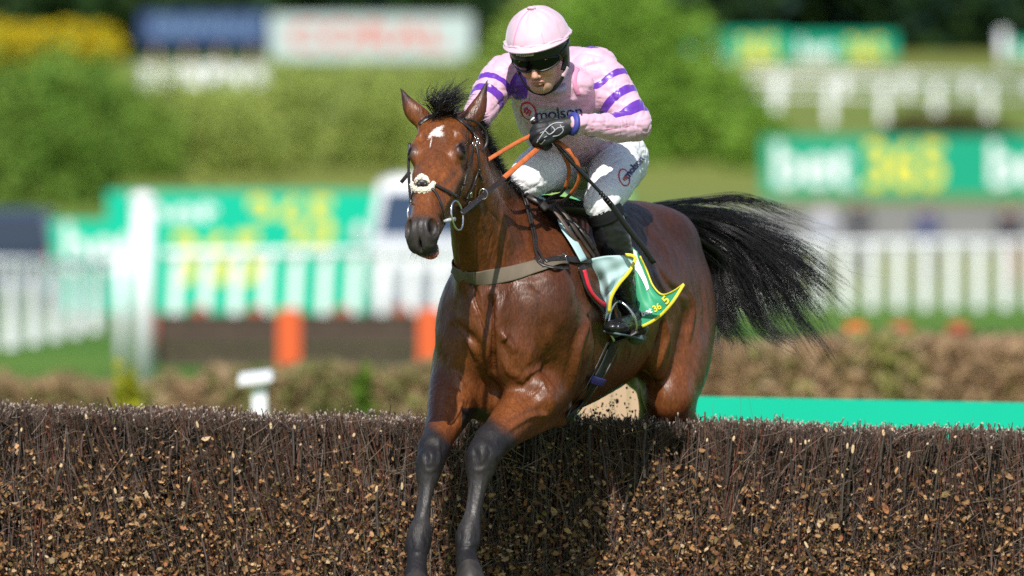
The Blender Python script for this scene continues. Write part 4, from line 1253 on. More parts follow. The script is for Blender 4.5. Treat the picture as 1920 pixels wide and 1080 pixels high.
# colour of the coat
def horse_color(v):
    n = len(v)
    bay = np.array([.088, .026, .0078]); dark = np.array([.030, .011, .007]); blk = np.array([.012, .011, .013])
    rusty = np.array([.165, .052, .015])
    x, y, z = v.T
    c = np.tile(bay, (n, 1))
    nz = vnoise(v, 5, 6, 1)
    def mixin(c, col, m): return c * (1 - m[:, None]) + np.asarray(col) * m[:, None]
    # darker topline and flank
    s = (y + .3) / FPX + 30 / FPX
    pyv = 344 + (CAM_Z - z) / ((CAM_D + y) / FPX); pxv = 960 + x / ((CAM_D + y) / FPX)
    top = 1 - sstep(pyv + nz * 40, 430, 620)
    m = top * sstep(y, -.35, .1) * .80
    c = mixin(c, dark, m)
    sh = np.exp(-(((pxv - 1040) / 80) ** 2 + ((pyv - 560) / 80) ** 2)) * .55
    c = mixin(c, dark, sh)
    # inside of the legs and thigh redder
    c = mixin(c, rusty, np.exp(-(((pxv - 1275) / 60) ** 2 + ((pyv - 700) / 110) ** 2)) * .55 * (y > .4))
    hu = (v - POLL) @ HF; hl = (v - POLL) @ HL; hnn = (v - POLL) @ HU
    head = (hu > -.02) & (hu < .66) & (np.abs(hl) < .12) & (hnn > -.26) & (hnn < .06) & (y < -.55)
    c = mixin(c, np.array([.150, .047, .0125]), head * .8)
    c = mixin(c, dark * 1.5, head * np.exp(-(((hu - .17) / .10) ** 2 + (hl / .035) ** 2)) * .55)
    muz = sstep(hu + nz * .02 - hnn * .35, .500, .555) * head
    c = mixin(c, np.array([.030, .025, .024]), muz)
    for sd in (1, -1):
        e = np.linalg.norm((v - HP(.182, .086 * sd, -.022)), axis=1)
        c = mixin(c, blk * 1.6, (1 - sstep(e, .020, .040)) * .8)
        no = np.linalg.norm((v - HP(.556, .040 * sd, -.026)) / np.array([1, 1, 1]), axis=1)
        c = mixin(c, np.array([.006, .005, .005]), 1 - sstep(no, .017, .027))  # nostril hollows near-black: shade of the cavity put into the colour
    for cx, cy, rx, ry, a_ in ((862, 760, 45, 60, .75), (975, 765, 60, 45, .55), (945, 690, 60, 50, .35), (868, 655, 35, 60, .35), (915, 455, 50, 55, .35), (1230, 690, 40, 60, .25)):
        c = mixin(c, rusty, np.exp(-(((pxv - cx) / rx) ** 2 + ((pyv - cy) / ry) ** 2)) * a_ * (y < .75))
    # black points
    lp = (y < -.3) & (z < 1.42)
    fr = sstep(pyv - (pxv - 812) * .9 + nz * 16, 782, 812); fl = sstep(pyv - (pxv - 930) * .95 + nz * 16, 774, 808)
    f1 = np.where(pxv < 866, fr, fl) * lp * (pyv > 765)
    c = mixin(c, np.array([.014, .0115, .0115]), f1)
    c = mixin(c, np.array([.038, .034, .034]), f1 * np.exp(-((pyv - 940) / 42) ** 2) * .9)
    c = mixin(c, np.array([.009, .008, .010]), f1 * np.exp(-((pyv - np.where(pxv < 850, 850, 838)) / 15) ** 2) * .7)
    c = mixin(c, np.array([.009, .008, .009]), f1 * sstep(pyv + nz * 8, 1000, 1022) * .8)  # pasterns darker still: their shade is painted into the black of the legs
    hp = (y > .3) & (z < 1.2)
    c = mixin(c, blk, sstep(-z, -1.2, -1.05) * hp)
    for t in EARS:
        e = np.linalg.norm(v - t, axis=1)
        c = mixin(c, blk, (1 - sstep(e, .03, .075)) * .9)
        c = mixin(c, dark * 1.8, (1 - sstep(e, .08, .15)) * .35)
    # red of the mouth corner
    lipm = np.sqrt(((hu - .585) / .03) ** 2 + ((hnn + .123) / .013) ** 2)
    c = mixin(c, (.45, .06, .04), (1 - sstep(lipm, .6, 1.2)) * head * (hl > -.03))
    return np.clip(c, 0, 1)

def coat_mat():
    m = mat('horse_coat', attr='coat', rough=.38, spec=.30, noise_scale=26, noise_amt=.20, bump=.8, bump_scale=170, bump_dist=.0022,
            stretch=(1, .7, .35), rough_var=.06, bump_detail=3, double_noise=[(110, .26), (260, .34), (7, .20)], sheen=.0)
    m.node_tree.nodes['Principled BSDF'].inputs['Sheen Roughness'].default_value = .4
    return m
M_coat = coat_mat()
def star_attr(v):
    hu = (v - POLL) @ HF; hl = (v - POLL) @ HL; hnn = (v - POLL) @ HU
    a = hu - .114; b = hl + .008
    ca, sa = math.cos(.72), math.sin(.72)
    p = a * ca - b * sa; q = a * sa + b * ca
    r1 = np.sqrt((p / .029) ** 2 + (q / .0105) ** 2)
    r2 = np.sqrt(((a - .012) / .012) ** 2 + ((b - .012) / .014) ** 2)
    r3 = np.sqrt(((a - .05) / .045) ** 2 + ((b + .010) / .004) ** 2) + .55
    r = np.minimum(np.minimum(r1, r2), r3)
    return np.where((hnn > -.06) & (y_ok(v)), r, 9)
def y_ok(v): return v[:, 1] < -.6
def star_nodes(m):
    nt = m.node_tree; L = nt.links; b = nt.nodes['Principled BSDF']
    src = b.inputs['Base Color'].links[0].from_socket
    at = nt.nodes.new('ShaderNodeAttribute'); at.attribute_name = 'star'
    tc = nt.nodes.new('ShaderNodeTexCoord'); nz = nt.nodes.new('ShaderNodeTexNoise'); nz.inputs['Scale'].default_value = 240
    L.new(tc.outputs['Object'], nz.inputs['Vector'])
    ma = nt.nodes.new('ShaderNodeMath'); ma.operation = 'MULTIPLY_ADD'; ma.inputs[1].default_value = 1.7
    L.new(nz.outputs[0], ma.inputs[0]); L.new(at.outputs['Fac'], ma.inputs[2])
    mr = nt.nodes.new('ShaderNodeMapRange'); mr.inputs[1].default_value = 1.65; mr.inputs[2].default_value = 2.15; mr.inputs[3].default_value = 1; mr.inputs[4].default_value = 0
    L.new(ma.outputs[0], mr.inputs[0])
    mx = nt.nodes.new('ShaderNodeMix'); mx.data_type = 'RGBA'; mx.inputs['B'].default_value = (.55, .49, .46, 1)
    L.new(mr.outputs[0], mx.inputs['Factor']); L.new(src, mx.inputs['A']); L.new(mx.outputs['Result'], b.inputs['Base Color'])
star_nodes(M_coat)
def matte_nodes(m):
    nt = m.node_tree; L = nt.links; b = nt.nodes['Principled BSDF']
    src = b.inputs['Roughness'].links[0].from_socket
    at = nt.nodes.new('ShaderNodeAttribute'); at.attribute_name = 'matte'
    ma = nt.nodes.new('ShaderNodeMath'); ma.operation = 'MULTIPLY_ADD'; ma.inputs[1].default_value = .14
    L.new(at.outputs['Fac'], ma.inputs[0]); L.new(src, ma.inputs[2]); L.new(ma.outputs[0], b.inputs['Roughness'])
matte_nodes(M_coat)
horse = empty('racehorse', P3(1040, 1515, .2) * [1, 1, 0])
tag(horse, 'bay racehorse with a white star jumping over the brush fence', 'horse')
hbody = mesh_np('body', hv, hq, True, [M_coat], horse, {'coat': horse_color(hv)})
set_float(hbody, 'star', star_attr(hv))
hcol = horse_color(hv); set_float(hbody, 'matte', sstep(.16 - hcol.sum(1), .04, .11))
BODY = bvhtree.BVHTree.FromPolygons([Vector(p) for p in hv], hq.tolist())
CAMV = Vector((0, -CAM_D, CAM_Z))

# eyes, hooves
M_eye = mat('dark_eye', (.006, .003, .002), .10, .35)
for sd in (1, -1):
    MB().ball(HP(.180, .0755 * sd, -.026), .0230, 20, 14).build('eye', M_eye, horse, True)
M_hoof = mat('hoof_horn', (.022, .018, .016), .55, .4, noise_scale=60, noise_amt=.4, bump=.3, bump_scale=90, stretch=(1, 1, .2))
def hoof(px, py, d, r, dirv):
    c = P3(px, py, d); ax = unit(dirv); a = unit(np.cross(ax, [1, 0, .1])); b = np.cross(ax, a)
    V, F = [], []
    prof = [(-.005, .80), (.012, .92), (.04, 1.06), (.070, 1.2), (.076, 1.17), (.070, .7)]
    n = 20
    for t, s in prof:
        for k in range(n):
            q = 2 * math.pi * k / n
            V.append(c + ax * t + (a * math.cos(q) * 1.12 + b * math.sin(q)) * r * s)
    for i in range(len(prof) - 1):
        for k in range(n):
            F.append([i * n + k, i * n + (k + 1) % n, (i + 1) * n + (k + 1) % n, (i + 1) * n + k])
    F.append([(len(prof) - 1) * n + k for k in range(n)])
    MB().add(V, F).build('hoof', M_hoof, horse, True)
hoof(781, 1082, -.86, .043, [-.03, -.55, -.8])
hoof(879, 1062, -.83, .044, [.10, -.5, -.85])
hoof(1270, 1068, .80, .043, [0, -.4, -.9])
hoof(1202, 1070, 1.0, .043, [0, -.4, -.9])
# ------------------------------------------------------------------ mane, forelock, tail
def hair_mat(name, c, rough=.42):
    m = mat(name, c, rough, .5, noise_scale=60, noise_amt=.5)
    return m
M_hair = hair_mat('black_hair', (.013, .011, .012), .33)

def guide_hair(guides, n, clumps, spread, wav, lenvar, r0, seed, m=16):
    """guides: list of px polylines with depth; strands gather in clumps between neighbouring guides"""
    g = np.random.default_rng(seed)
    G = np.array([catmull([P3(*p) for p in gd], 6) for gd in guides])
    t = np.linspace(0, 1, G.shape[1]); ts = np.linspace(0, 1, m)
    G = np.array([[np.interp(ts, t, gd[:, k]) for k in range(3)] for gd in G]).transpose(0, 2, 1)
    out, rad = [], []
    cl = g.uniform(0, len(G) - 1, clumps); co = g.normal(0, 1, (clumps, 3)); cw = g.uniform(0, 6.28, (clumps, 3)); cl_len = g.uniform(1 - lenvar, 1, clumps)
    for i in range(n):
        c = g.integers(clumps)
        u = np.clip(cl[c] + g.normal(0, .10), 0, len(G) - 1.001); a = int(u); f = u - a
        s = G[a] * (1 - f) + G[a + 1] * f
        L = cl_len[c] * g.uniform(1 - lenvar * .5, 1.0 + lenvar * .15)
        s = np.array([np.interp(ts * L, ts, s[:, k]) for k in range(3)]).T
        sp = spread * (.18 + ts[:, None] ** 1.1)
        s = s + co[c] * sp + g.normal(0, .34, 3) * sp * (.4 + ts[:, None]) + np.sin(ts[:, None] * 7 + cw[c]) * wav * ts[:, None] + g.normal(0, 1, 3) * .003
        s = s + np.sin(ts[:, None] * g.uniform(4, 11) + g.uniform(0, 6, 3)) * wav * .5 * ts[:, None]
        out.append(s); rad.append(r0 * g.uniform(.6, 1.3) * (1 - .86 * ts ** 1.6))
    return np.array(out), np.array(rad)

TG = [
    [(1205, 394, 1.04), (1290, 392, 1.30), (1355, 402, 1.38), (1425, 432, 1.42), (1480, 452, 1.45), (1530, 496, 1.46), (1572, 524, 1.5)],
    [(1215, 396, 1.08), (1300, 398, 1.30), (1368, 418, 1.38), (1430, 452, 1.40), (1492, 492, 1.40), (1530, 540, 1.42), (1568, 584, 1.45)],
    [(1230, 400, 1.12), (1310, 412, 1.32), (1380, 440, 1.36), (1440, 486, 1.38), (1480, 540, 1.38), (1522, 590, 1.39), (1556, 648, 1.40)],
    [(1242, 405, 1.16), (1318, 430, 1.33), (1384, 466, 1.36), (1426, 520, 1.36), (1456, 578, 1.36), (1500, 616, 1.37), (1530, 660, 1.38)],
    [(1254, 410, 1.20), (1322, 450, 1.34), (1376, 492, 1.38), (1398, 545, 1.38), (1424, 596, 1.38), (1462, 622, 1.38), (1486, 654, 1.38)],
    [(1262, 416, 1.24), (1326, 470, 1.36), (1364, 516, 1.40), (1372, 566, 1.40), (1380, 606, 1.40), (1404, 628, 1.40), (1412, 652, 1.40)],
    [(1266, 424, 1.28), (1322, 490, 1.40), (1346, 540, 1.44), (1350, 590, 1.44), (1368, 622, 1.44), (1362, 655, 1.43), (1360, 690, 1.42)],
]
tc_, tr_ = guide_hair(TG, 2500, 44, .037, .015, .34, .00135, 5, 26)
strands('tail', tc_, tr_, M_hair, horse)
# wisps standing off the tail
tc_, tr_ = guide_hair(TG[:5], 220, 80, .065, .022, .25, .0008, 9, 24)
strands('tail_wisps', tc_, tr_, M_hair, horse)

# forelock: bunch between the ears, blown up and to the side
FG = [[(812, 214, -.70), (804, 196, -.74), (806, 178, -.74), (800, 166, -.72)],
      [(824, 212, -.72), (815, 190, -.75), (822, 172, -.74), (824, 158, -.70)],
      [(832, 212, -.72), (828, 186, -.76), (846, 172, -.74), (872, 160, -.70)],
      [(840, 212, -.72), (842, 192, -.75), (864, 182, -.72), (884, 172, -.68)],
      [(850, 215, -.70), (852, 202, -.72), (868, 196, -.68), (880, 196, -.64)]]
fc_, fr_ = guide_hair(FG, 480, 34, .021, .011, .38, .0010, 21, 12)
strands('forelock', fc_, fr_, M_hair, horse)
fc_, fr_ = guide_hair([FG[2][:2] + [(850, 168, -.72), (885, 148, -.68)], FG[3][:2] + [(862, 172, -.72), (888, 158, -.68)]], 60, 12, .006, .003, .2, .0010, 23, 12)
strands('forelock_wisp', fc_, fr_, M_hair, horse)
# mane down the far side of the crest, short, fluttering
g = np.random.default_rng(33)
crest = catmull([P3(868, 226, -.56), P3(893, 248, -.50), P3(918, 285, -.41), P3(940, 325, -.30), P3(962, 362, -.16), P3(985, 385, -.06)], 10)
mc, mr_ = [], []
for i in range(1300):
    u = g.uniform(0, len(crest) - 1.01); a = int(u); p = crest[a] * (1 - (u - a)) + crest[a + 1] * (u - a)
    cl = math.sin(u * 2.3) * .5 + math.sin(u * 5.1 + 1) * .5
    p = near(BODY, p, -.004)[0]
    L = g.uniform(.014, .034) * (1 + .35 * cl) * (1 - .45 * u / len(crest))
    d0 = unit([.55 + .25 * cl, .35, .55]) ; d1 = unit([.75 + g.normal(0, .2), .3 + g.normal(0, .2), -.15 + .35 * cl + g.normal(0, .25)])
    ts = np.linspace(0, 1, 8)[:, None]
    mc.append(p + g.normal(0, .004, 3) + d0 * L * ts * .6 + d1 * L * ts ** 2 * .75); mr_.append(.0013 * (1 - .85 * np.linspace(0, 1, 8)))
strands('mane', mc, mr_, M_hair, horse)
# whiskers
M_whisk = mat('whisker', (.30, .27, .24), .5)
wc, wr = [], []
for i in range(34):
    l = g.uniform(-.035, .045); u = g.uniform(.55, .60)
    p = near(BODY, HP(u, l, -.10), -.001)[0]
    dv = unit(HF * .8 + HL * l * 12 + HU * g.uniform(-.8, -.1) + g.normal(0, .25, 3))
    ts = np.linspace(0, 1, 6)[:, None]
    wc.append(p + dv * g.uniform(.018, .045) * ts + np.array([0, 0, -.008]) * ts ** 2); wr.append(.00045 * (1 - .7 * np.linspace(0, 1, 6)))
strands('whiskers', wc, wr, M_whisk, horse)
# ================================================================== TACK
M_leather = mat('black_leather', (.018, .014, .013), .42, .5, noise_scale=80, noise_amt=.35, bump=.25, bump_scale=300, bump_dist=.001)
M_brown = mat('worn_brown_leather', (.060, .036, .024), .5, .5, noise_scale=50, noise_amt=.4, bump=.3, bump_scale=220, bump_dist=.001)
M_web = mat('olive_webbing', (.115, .092, .065), .72, .3, noise_scale=30, noise_amt=.15, bump=.5, bump_scale=520, bump_dist=.0012, stretch=(1, 1, .3))
M_rubber = mat('orange_rubber_rein', (.42, .105, .030), .62, .35, noise_scale=60, noise_amt=.22, bump=.6, bump_scale=420, bump_dist=.0015)
M_steel = mat('stainless_steel', (.62, .62, .62), .22, .5, 1.0)
M_wool = mat('sheepskin', (.66, .60, .50), .95, .2, noise_scale=90, noise_amt=.3, bump=1.0, bump_scale=170, bump_dist=.006)

bridle = tag(empty('bridle', P3(840, 260, -.75)), 'black leather bridle with sheepskin nose pad and orange rubber reins', 'bridle')
def br(name, pts, w, m=M_leather, thick=.004, off=.0035, per=5, closed=False):
    return strap_px(MB(), BODY, pts, w, thick, off, per, closed).build(name, m, bridle, True)
br('browband', [(779, 243), (787, 233), (800, 223), (815, 217), (832, 215), (850, 219), (866, 229), (878, 240), (886, 250)], 8.5)
br('headpiece', [(886, 250), (882, 240), (876, 228, -.60), (868, 216, -.56), (852, 206, -.54)], 10, thick=.005)
br('loose_strap', [(860, 223, -.66), (875, 224, -.66), (889, 227, -.65), (902, 236, -.63), (911, 250, -.61), (913, 266, -.61), (908, 278, -.62), (899, 284, -.64), (890, 284, -.66), (884, 276, -.68), (883, 268, -.68)], 4.6, thick=.005)
br('cheekpiece', [(886, 248), (890, 262), (893, 284), (895, 300), (895, 318), (889, 336), (884, 350), (877, 363), (870, 376)], 5.2, thick=.005, off=.006)
br('cheekpiece', [(774, 250), (768, 268, -.76), (766, 300, -.78), (767, 340, -.86), (770, 380, -.96)], 5.2)
br('noseband_strap', [(884, 275), (880, 292), (876, 308), (871, 325), (867, 343), (857, 368)], 4.6, off=.007)
br('noseband', [(812, 347), (824, 353), (836, 359), (848, 365), (858, 370)], 6.0, off=.006)
br('noseband_drop', [(803, 352), (812, 358), (820, 371), (826, 388), (829, 404), (831, 420), (830, 432)], 4.8, off=.006)
br('noseband_drop', [(781, 355), (776, 364), (773, 376), (771, 386)], 4.8, off=.005)
br('throatlash', [(895, 320), (900, 332), (906, 338, -.64), (902, 327, -.64)], 3.6)
br('curb_strap', [(905, 358), (896, 372), (886, 386), (874, 393), (866, 398)], 10.5, thick=.007, off=.010)
br('flying_strap', [(768, 322, -.80, (0, -1, .3)), (762, 330, -.80, (0, -1, .3)), (752, 342, -.79, (0, -1, .3))], 7)
# buckles and keepers
for px_, py_, a in ((889, 262, .1), (892, 270, .1), (884, 273, .3), (878, 364, .6), (880, 383, .5)):
    p, n = hit(BODY, px_, py_, .011)
    u = unit([math.sin(a), 0, -math.cos(a)]); u = unit(u - n * n.dot(u)); w = np.cross(u, n)
    ring = [p + u * .010 * math.cos(t) * (1.0) + w * .0075 * math.sin(t) for t in np.linspace(0, 2 * math.pi, 13)[:-1]]
    MB().tube(ring, .0015, 6, closed=True).build('buckle', M_steel, bridle, True)
for px_, py_ in ((895, 318), (886, 346), (872, 371), (866, 344)):
    p, n = hit(BODY, px_, py_, .009); MB().ball(p, (.007, .006, .005), 8, 6).build('keeper', M_leather, bridle, True)
# sheepskin pad on the crossing of the noseband
g = np.random.default_rng(3)
wf = Field()
for dx, dy, r in ((-17, 6, 5), (-18, 0, 5), (-12, 10, 6), (-8, -7, 6.5), (-2, -12, 7), (5, -10, 6.5), (9, -5, 5), (-5, 12, 6.5), (3, 12, 6.5), (10, 10, 6), (16, 5, 6), (19, 0, 5)):
    h = hit(BODY, 793 + dx, 346 + dy, .003)
    if h is not None: wf.ell(h[0], np.array([1, .8, 1]) * r * PX, None, .006)
wv_, wq_ = wf.mesh(.0017); wn_ = normals(wv_, wq_)
wv_ = wv_ + wn_ * (.0022 * vnoise(wv_, 210, 1, 2) + .0018 * vnoise(wv_, 90, 2, 1))[:, None]
mesh_np('sheepskin_pad', wv_, wq_, False, [M_wool], bridle)
lp = MB(); h = hit(BODY, 793, 348, .013)
lp.ball(h[0], (.017, .006, .010), 12, 8); lp.ball(h[0] + [.010, -.004, -.006], (.008, .005, .008), 8, 6); lp.ball(h[0] + [-.010, -.004, -.006], (.008, .005, .008), 8, 6)
lp.build('nose_rosette', M_leather, bridle, True)
# bit: loose ring and mouthpiece
BITC = P3(857, 404, -1.035)
u1 = unit([.18, .15, -.95]); u2 = unit(np.cross(u1, unit(HL + np.array([0, -.3, 0]))))
ringp = [BITC + u1 * .048 * math.cos(t) + u2 * .037 * math.sin(t) for t in np.linspace(0, 2 * math.pi, 33)[:-1]]
bring = MB().tube(ringp, .0032, 8, closed=True).build('bit_ring', M_steel, bridle, True)
MB().tube([P3(832, 415, -1.07), P3(840, 413, -1.07), P3(852, 411, -1.04)], [.004, .0065, .0075], 10).build('bit_mouthpiece', mat('bit_rubber', (.35, .36, .36), .35), bridle, True)
ringq = [BITC - HL * .145 + u1 * .045 * math.cos(t) + u2 * .036 * math.sin(t) for t in np.linspace(0, 2 * math.pi, 33)[:-1]]
MB().tube(ringq, .0032, 8, closed=True).build('bit_ring', M_steel, bridle, True)
# left rein: black leather to the martingale ring, then orange rubber up to the hand
HANDP = P3(1026, 262, -.335)
def rein_pts(px0, px1, n):
    out = []
    for t in np.linspace(0, 1, n):
        x = px0[0] + (px1[0] - px0[0]) * t; y = px0[1] + (px1[1] - px0[1]) * t; d = px0[2] + (px1[2] - px0[2]) * t
        h = hit(BODY, x, y, .012)
        if h is not None and h[0][1] < d: d = h[0][1]
        out.append((x, y, d, (.15, -.95, .25)))
    return out
rb0 = (866, 400, BITC[1] - .01)
br('rein', rein_pts(rb0, (946, 333, -.55), 7), 9.5, thick=.005)
br('rubber_rein', rein_pts((944, 334, -.555), (1030, 260, -.345), 7), 9.5, M_rubber, thick=.006)
rr_ = MB(); cc = P3(906, 364, rein_pts(rb0, (946, 333, -.55), 7)[3][2] - .012)
rr_.tube([cc + np.array([.014 * math.cos(t), -.003 * math.sin(t), .017 * math.sin(t)]) for t in np.linspace(0, 2 * math.pi, 17)[:-1]], .002, 6, closed=True)
rr_.build('martingale_ring', M_steel, bridle, True)
br('rubber_rein', [(1000, 252, -.345, (0, -1, .2)), (968, 268, -.40, (0, -1, .2)), (934, 288, -.46, (0, -1, .2)), (905, 306, -.50, (0, -1, .2))], 7.5, M_rubber, thick=.006)
# the bight of the reins hanging from the fist
br('rubber_rein', [(1036, 262, -.34, (.3, -.9, .2)), (1052, 270, -.36, (.3, -.9, .2)), (1070, 286, -.36, (.4, -.9, .1)), (1083, 308, -.34, (.5, -.8, 0)), (1086, 332, -.32, (.5, -.8, 0)), (1080, 350, -.30, (.5, -.8, -.1)), (1070, 364, -.28, (.5, -.8, -.1))], 8.5, M_rubber, thick=.006)
br('rubber_rein', [(1040, 266, -.31, (.3, -.9, .2)), (1056, 290, -.31, (.3, -.9, .2)), (1066, 312, -.30, (.4, -.9, .1)), (1066, 332, -.28, (.5, -.8, 0)), (1060, 352, -.26, (.5, -.8, 0))], 8.0, M_rubber, thick=.006)
br('rein', [(1070, 364, -.28, (.5, -.8, -.2)), (1056, 376, -.25, (.4, -.8, -.2)), (1036, 378, -.22, (.3, -.8, .2)), (1018, 384, -.20, (.2, -.9, .2))], 6.5, thick=.005)
br('rein', [(1060, 352, -.26, (.5, -.8, 0)), (1050, 364, -.23, (.4, -.8, -.2)), (1034, 370, -.21, (.3, -.8, .2)), (1012, 388, -.20, (.2, -.9, .2))], 6.5, thick=.005)

# --- breastgirth and its straps
bg = tag(empty('breastgirth', P3(930, 520, -.45)), 'olive webbing breastgirth strapped across the chest of the horse', 'breastgirth')
bgp = [(848, 505), (858, 513), (875, 519), (895, 521), (915, 520), (940, 517), (965, 512), (990, 505), (1015, 498), (1040, 491), (1060, 488)]
pts, nn = [], []
q = P3(838, 492, -.25); 
for c in (P3(870, 470, .25), P3(850, 480, .0), P3(835, 490, -.25), P3(838, 498, -.36)):
    a, b = near(BODY, c, .006); pts.append(a); nn.append(b)
for c in bgp:
    a = hit(BODY, *c, off=.006) or near(BODY, P3(*c, -.42), .006); pts.append(a[0]); nn.append(a[1])
ribbon(MB(), pts, nn, [.05] * 4 + [.051] * 9 + [.044, .036], .004).build('webbing', M_web, bg, True)
def bgs(name, pts, w, m=M_leather, **k): return strap_px(MB(), BODY, pts, w, .005, .010, **k).build(name, m, bg, True)
bgs('buckle_strap', [(1020, 492), (1040, 489), (1058, 488), (1080, 489), (1104, 489)], 13)
bgs('loose_end', [(1004, 487), (1012, 497), (1026, 503), (1045, 506), (1064, 505)], 6)
for pts in ([(966, 352), (972, 362), (982, 385), (990, 415), (996, 445), (1001, 470), (1008, 486), (1012, 494)],
            [(969, 352), (976, 362), (987, 386), (995, 416), (1001, 446), (1005, 470), (1016, 486), (1018, 504)]):
    bgs('neck_strap', pts, 5)
p, n = hit(BODY, 1052, 488, .016); u = unit([.9, 0, .1]); u = unit(u - n * n.dot(u)); w = np.cross(u, n)
MB().tube([p + u * .008 * a + w * .014 * b for a, b in ((-1, -1), (0, -1.1), (1, -1), (1.1, 0), (1, 1), (0, 1.1), (-1, 1), (-1.1, 0))], .002, 6, closed=True).build('buckle', M_steel, bg, True)

# --- girth round the belly
gi = tag(empty('girth', P3(1130, 690, .0)), 'dark elastic girth under the belly of the horse with a blue keeper', 'girth')
M_girth = mat('dark_girth_webbing', (.014, .020, .020), .6, .4, noise_scale=60, noise_amt=.3, bump=.4, bump_scale=300)
gp = [(1118, 470), (1128, 520), (1142, 580), (1150, 625), (1142, 655), (1126, 690), (1108, 722), (1088, 752), (1066, 782)]
pts, nn = [], []
for c in gp:
    a = hit(BODY, *c, off=.006) or near(BODY, P3(*c, -.42), .006); pts.append(a[0]); nn.append(a[1])
for c in (P3(1030, 815, .02), P3(990, 815, .10), P3(940, 760, .15), P3(890, 650, .2)):
    a, b = near(BODY, c, .006); pts.append(a); nn.append(b)
ribbon(MB(), pts, nn, .040, .005).build('webbing', M_girth, gi, True)
def gis(name, pts, w, m, off=.013, th=.004): return strap_px(MB(), BODY, pts, w, th, off).build(name, m, gi, True)
gis('side_strap', [(1134, 640), (1121, 668), (1105, 700), (1088, 728), (1068, 760), (1056, 782)], 6, M_leather)
gis('side_strap', [(1152, 650), (1140, 678), (1124, 705), (1106, 732), (1086, 760), (1070, 780)], 5, mat('grey_edge', (.06, .075, .075), .5))
gis('keeper', [(1100, 708), (1112, 712), (1125, 713)], 15, mat('blue_keeper', (.035, .025, .22), .5), .019)

# --- saddle
sd = tag(empty('saddle', P3(1080, 400, .2)), 'small black and brown racing saddle on the back of the bay horse', 'saddle')
sf = Field()
sf.loft([P3(1012, 386, -.02), P3(1045, 392, .12), P3(1085, 400, .30), P3(1115, 405, .42)], [.055, .10, .13, .12], [.03, .03, .035, .03], LT, k=.02)
sf.loft([P3(1030, 392, -.10), P3(1068, 440, -.08), P3(1095, 485, -.06)], [.05, .09, .09], [.022, .022, .02], unit([.55, -.75, .1]), k=.02)
sv, sq = sf.mesh(.006)
sd_seat = mesh_np('seat', sv, sq, True, [M_leather], sd)
def sds(name, pts, w, m=M_brown, th=.005): return strap_px(MB(), BODY, [(a, b, c, (.35, -.85, .3)) for a, b, c in pts], w, th, .01).build(name, m, sd, True)
sds('pommel_strap', [(985, 365, -.20), (1002, 374, -.22), (1020, 382, -.22), (1034, 390, -.20)], 12, M_leather, .010)
sds('pommel_strap', [(1012, 378, -.24), (1026, 392, -.24)], 16, M_leather, .010)
sds('girth_strap', [(1030, 384, -.19), (1048, 405, -.20), (1068, 434, -.21), (1088, 462, -.19), (1106, 486, -.17)], 8)
sds('girth_strap', [(1040, 382, -.16), (1060, 402, -.18), (1080, 432, -.19), (1100, 462, -.17), (1116, 484, -.15)], 7, mat('dark_brown_leather', (.035, .024, .018), .5, noise_scale=40, noise_amt=.3))
sds('girth_strap', [(1050, 392, -.12), (1075, 415, -.15), (1096, 440, -.17), (1114, 470, -.15)], 5, M_leather)
# stirrup leather and iron
M_iron = mat('stirrup_aluminium', (.55, .55, .55), .28, .5, 1.0)
sti = tag(empty('stirrup', P3(1170, 610, -.05)), 'silver stirrup iron round the left boot of the jockey', 'stirrup')
MB().tube(catmull([P3(1152, 640, -.10), P3(1142, 618, -.11), P3(1144, 586, -.10), P3(1157, 566, -.09), P3(1172, 572, -.10), P3(1187, 590, -.10), P3(1193, 610, -.09), P3(1192, 620, -.08)], 6), .0052, 8).build('iron', M_iron, sti, True)
strap_px(MB(), BODY, [(1150, 640, -.09, (0, -.5, .8)), (1172, 632, -.085, (0, -.5, .8)), (1195, 620, -.08, (0, -.5, .8))], 14, .008).build('tread', M_leather, sti, True)
strap_px(MB(), BODY, [(1120, 470, -.03, (.9, -.4, 0)), (1140, 520, -.04, (.9, -.4, 0)), (1155, 566, -.085, (.9, -.4, 0))], 10, .004).build('leather', M_leather, sti, True)

# --- number cloth: pale blue underside folded up over the green printed face, yellow piping
def sheet(name, mats_, parent, grid, thick=.0025, mat_fn=None):
    g_ = np.asarray(grid, float); a, b, _ = g_.shape
    V = g_.reshape(-1, 3)
    I = np.arange(a * b).reshape(a, b)
    F = np.stack([I[:-1, :-1], I[1:, :-1], I[1:, 1:], I[:-1, 1:]], -1).reshape(-1, 4)
    n = normals(V, F)
    V2 = V - n * thick
    off = len(V)
    rim = list(I[0, :]) + list(I[1:, -1]) + list(I[-1, -2::-1]) + list(I[-2:0:-1, 0])
    R_ = np.array([[rim[i], rim[(i + 1) % len(rim)], rim[(i + 1) % len(rim)] + off, rim[i] + off] for i in range(len(rim))])
    return mesh_np(name, np.vstack([V, V2]), np.vstack([F, F[:, ::-1] + off, R_]), True, mats_, parent)

def coons(top, right, bottom, left, n=28, m=28, warp=None):
    def rs(c, k):
        c = catmull([P3(*p) for p in c], 8) if len(c) > 2 else np.array([P3(*p) for p in c])
        s = np.concatenate([[0], np.cumsum(np.linalg.norm(np.diff(c, axis=0), axis=1))]); s /= s[-1]
        return np.array([np.interp(np.linspace(0, 1, k), s, c[:, j]) for j in range(3)]).T
    T, B, L_, R_ = rs(top, n), rs(bottom, n), rs(left, m), rs(right, m)
    u = np.linspace(0, 1, n)[None, :, None]; v = np.linspace(0, 1, m)[:, None, None]
    g_ = (1 - v) * T[None] + v * B[None] + (1 - u) * L_[:, None] + u * R_[:, None] - ((1 - u) * (1 - v) * T[0] + u * (1 - v) * T[-1] + (1 - u) * v * B[0] + u * v * B[-1])
    if warp is not None:
        uu, vv = np.meshgrid(u.ravel(), v.ravel())
        g_ = g_ + warp(uu, vv)
    return g_
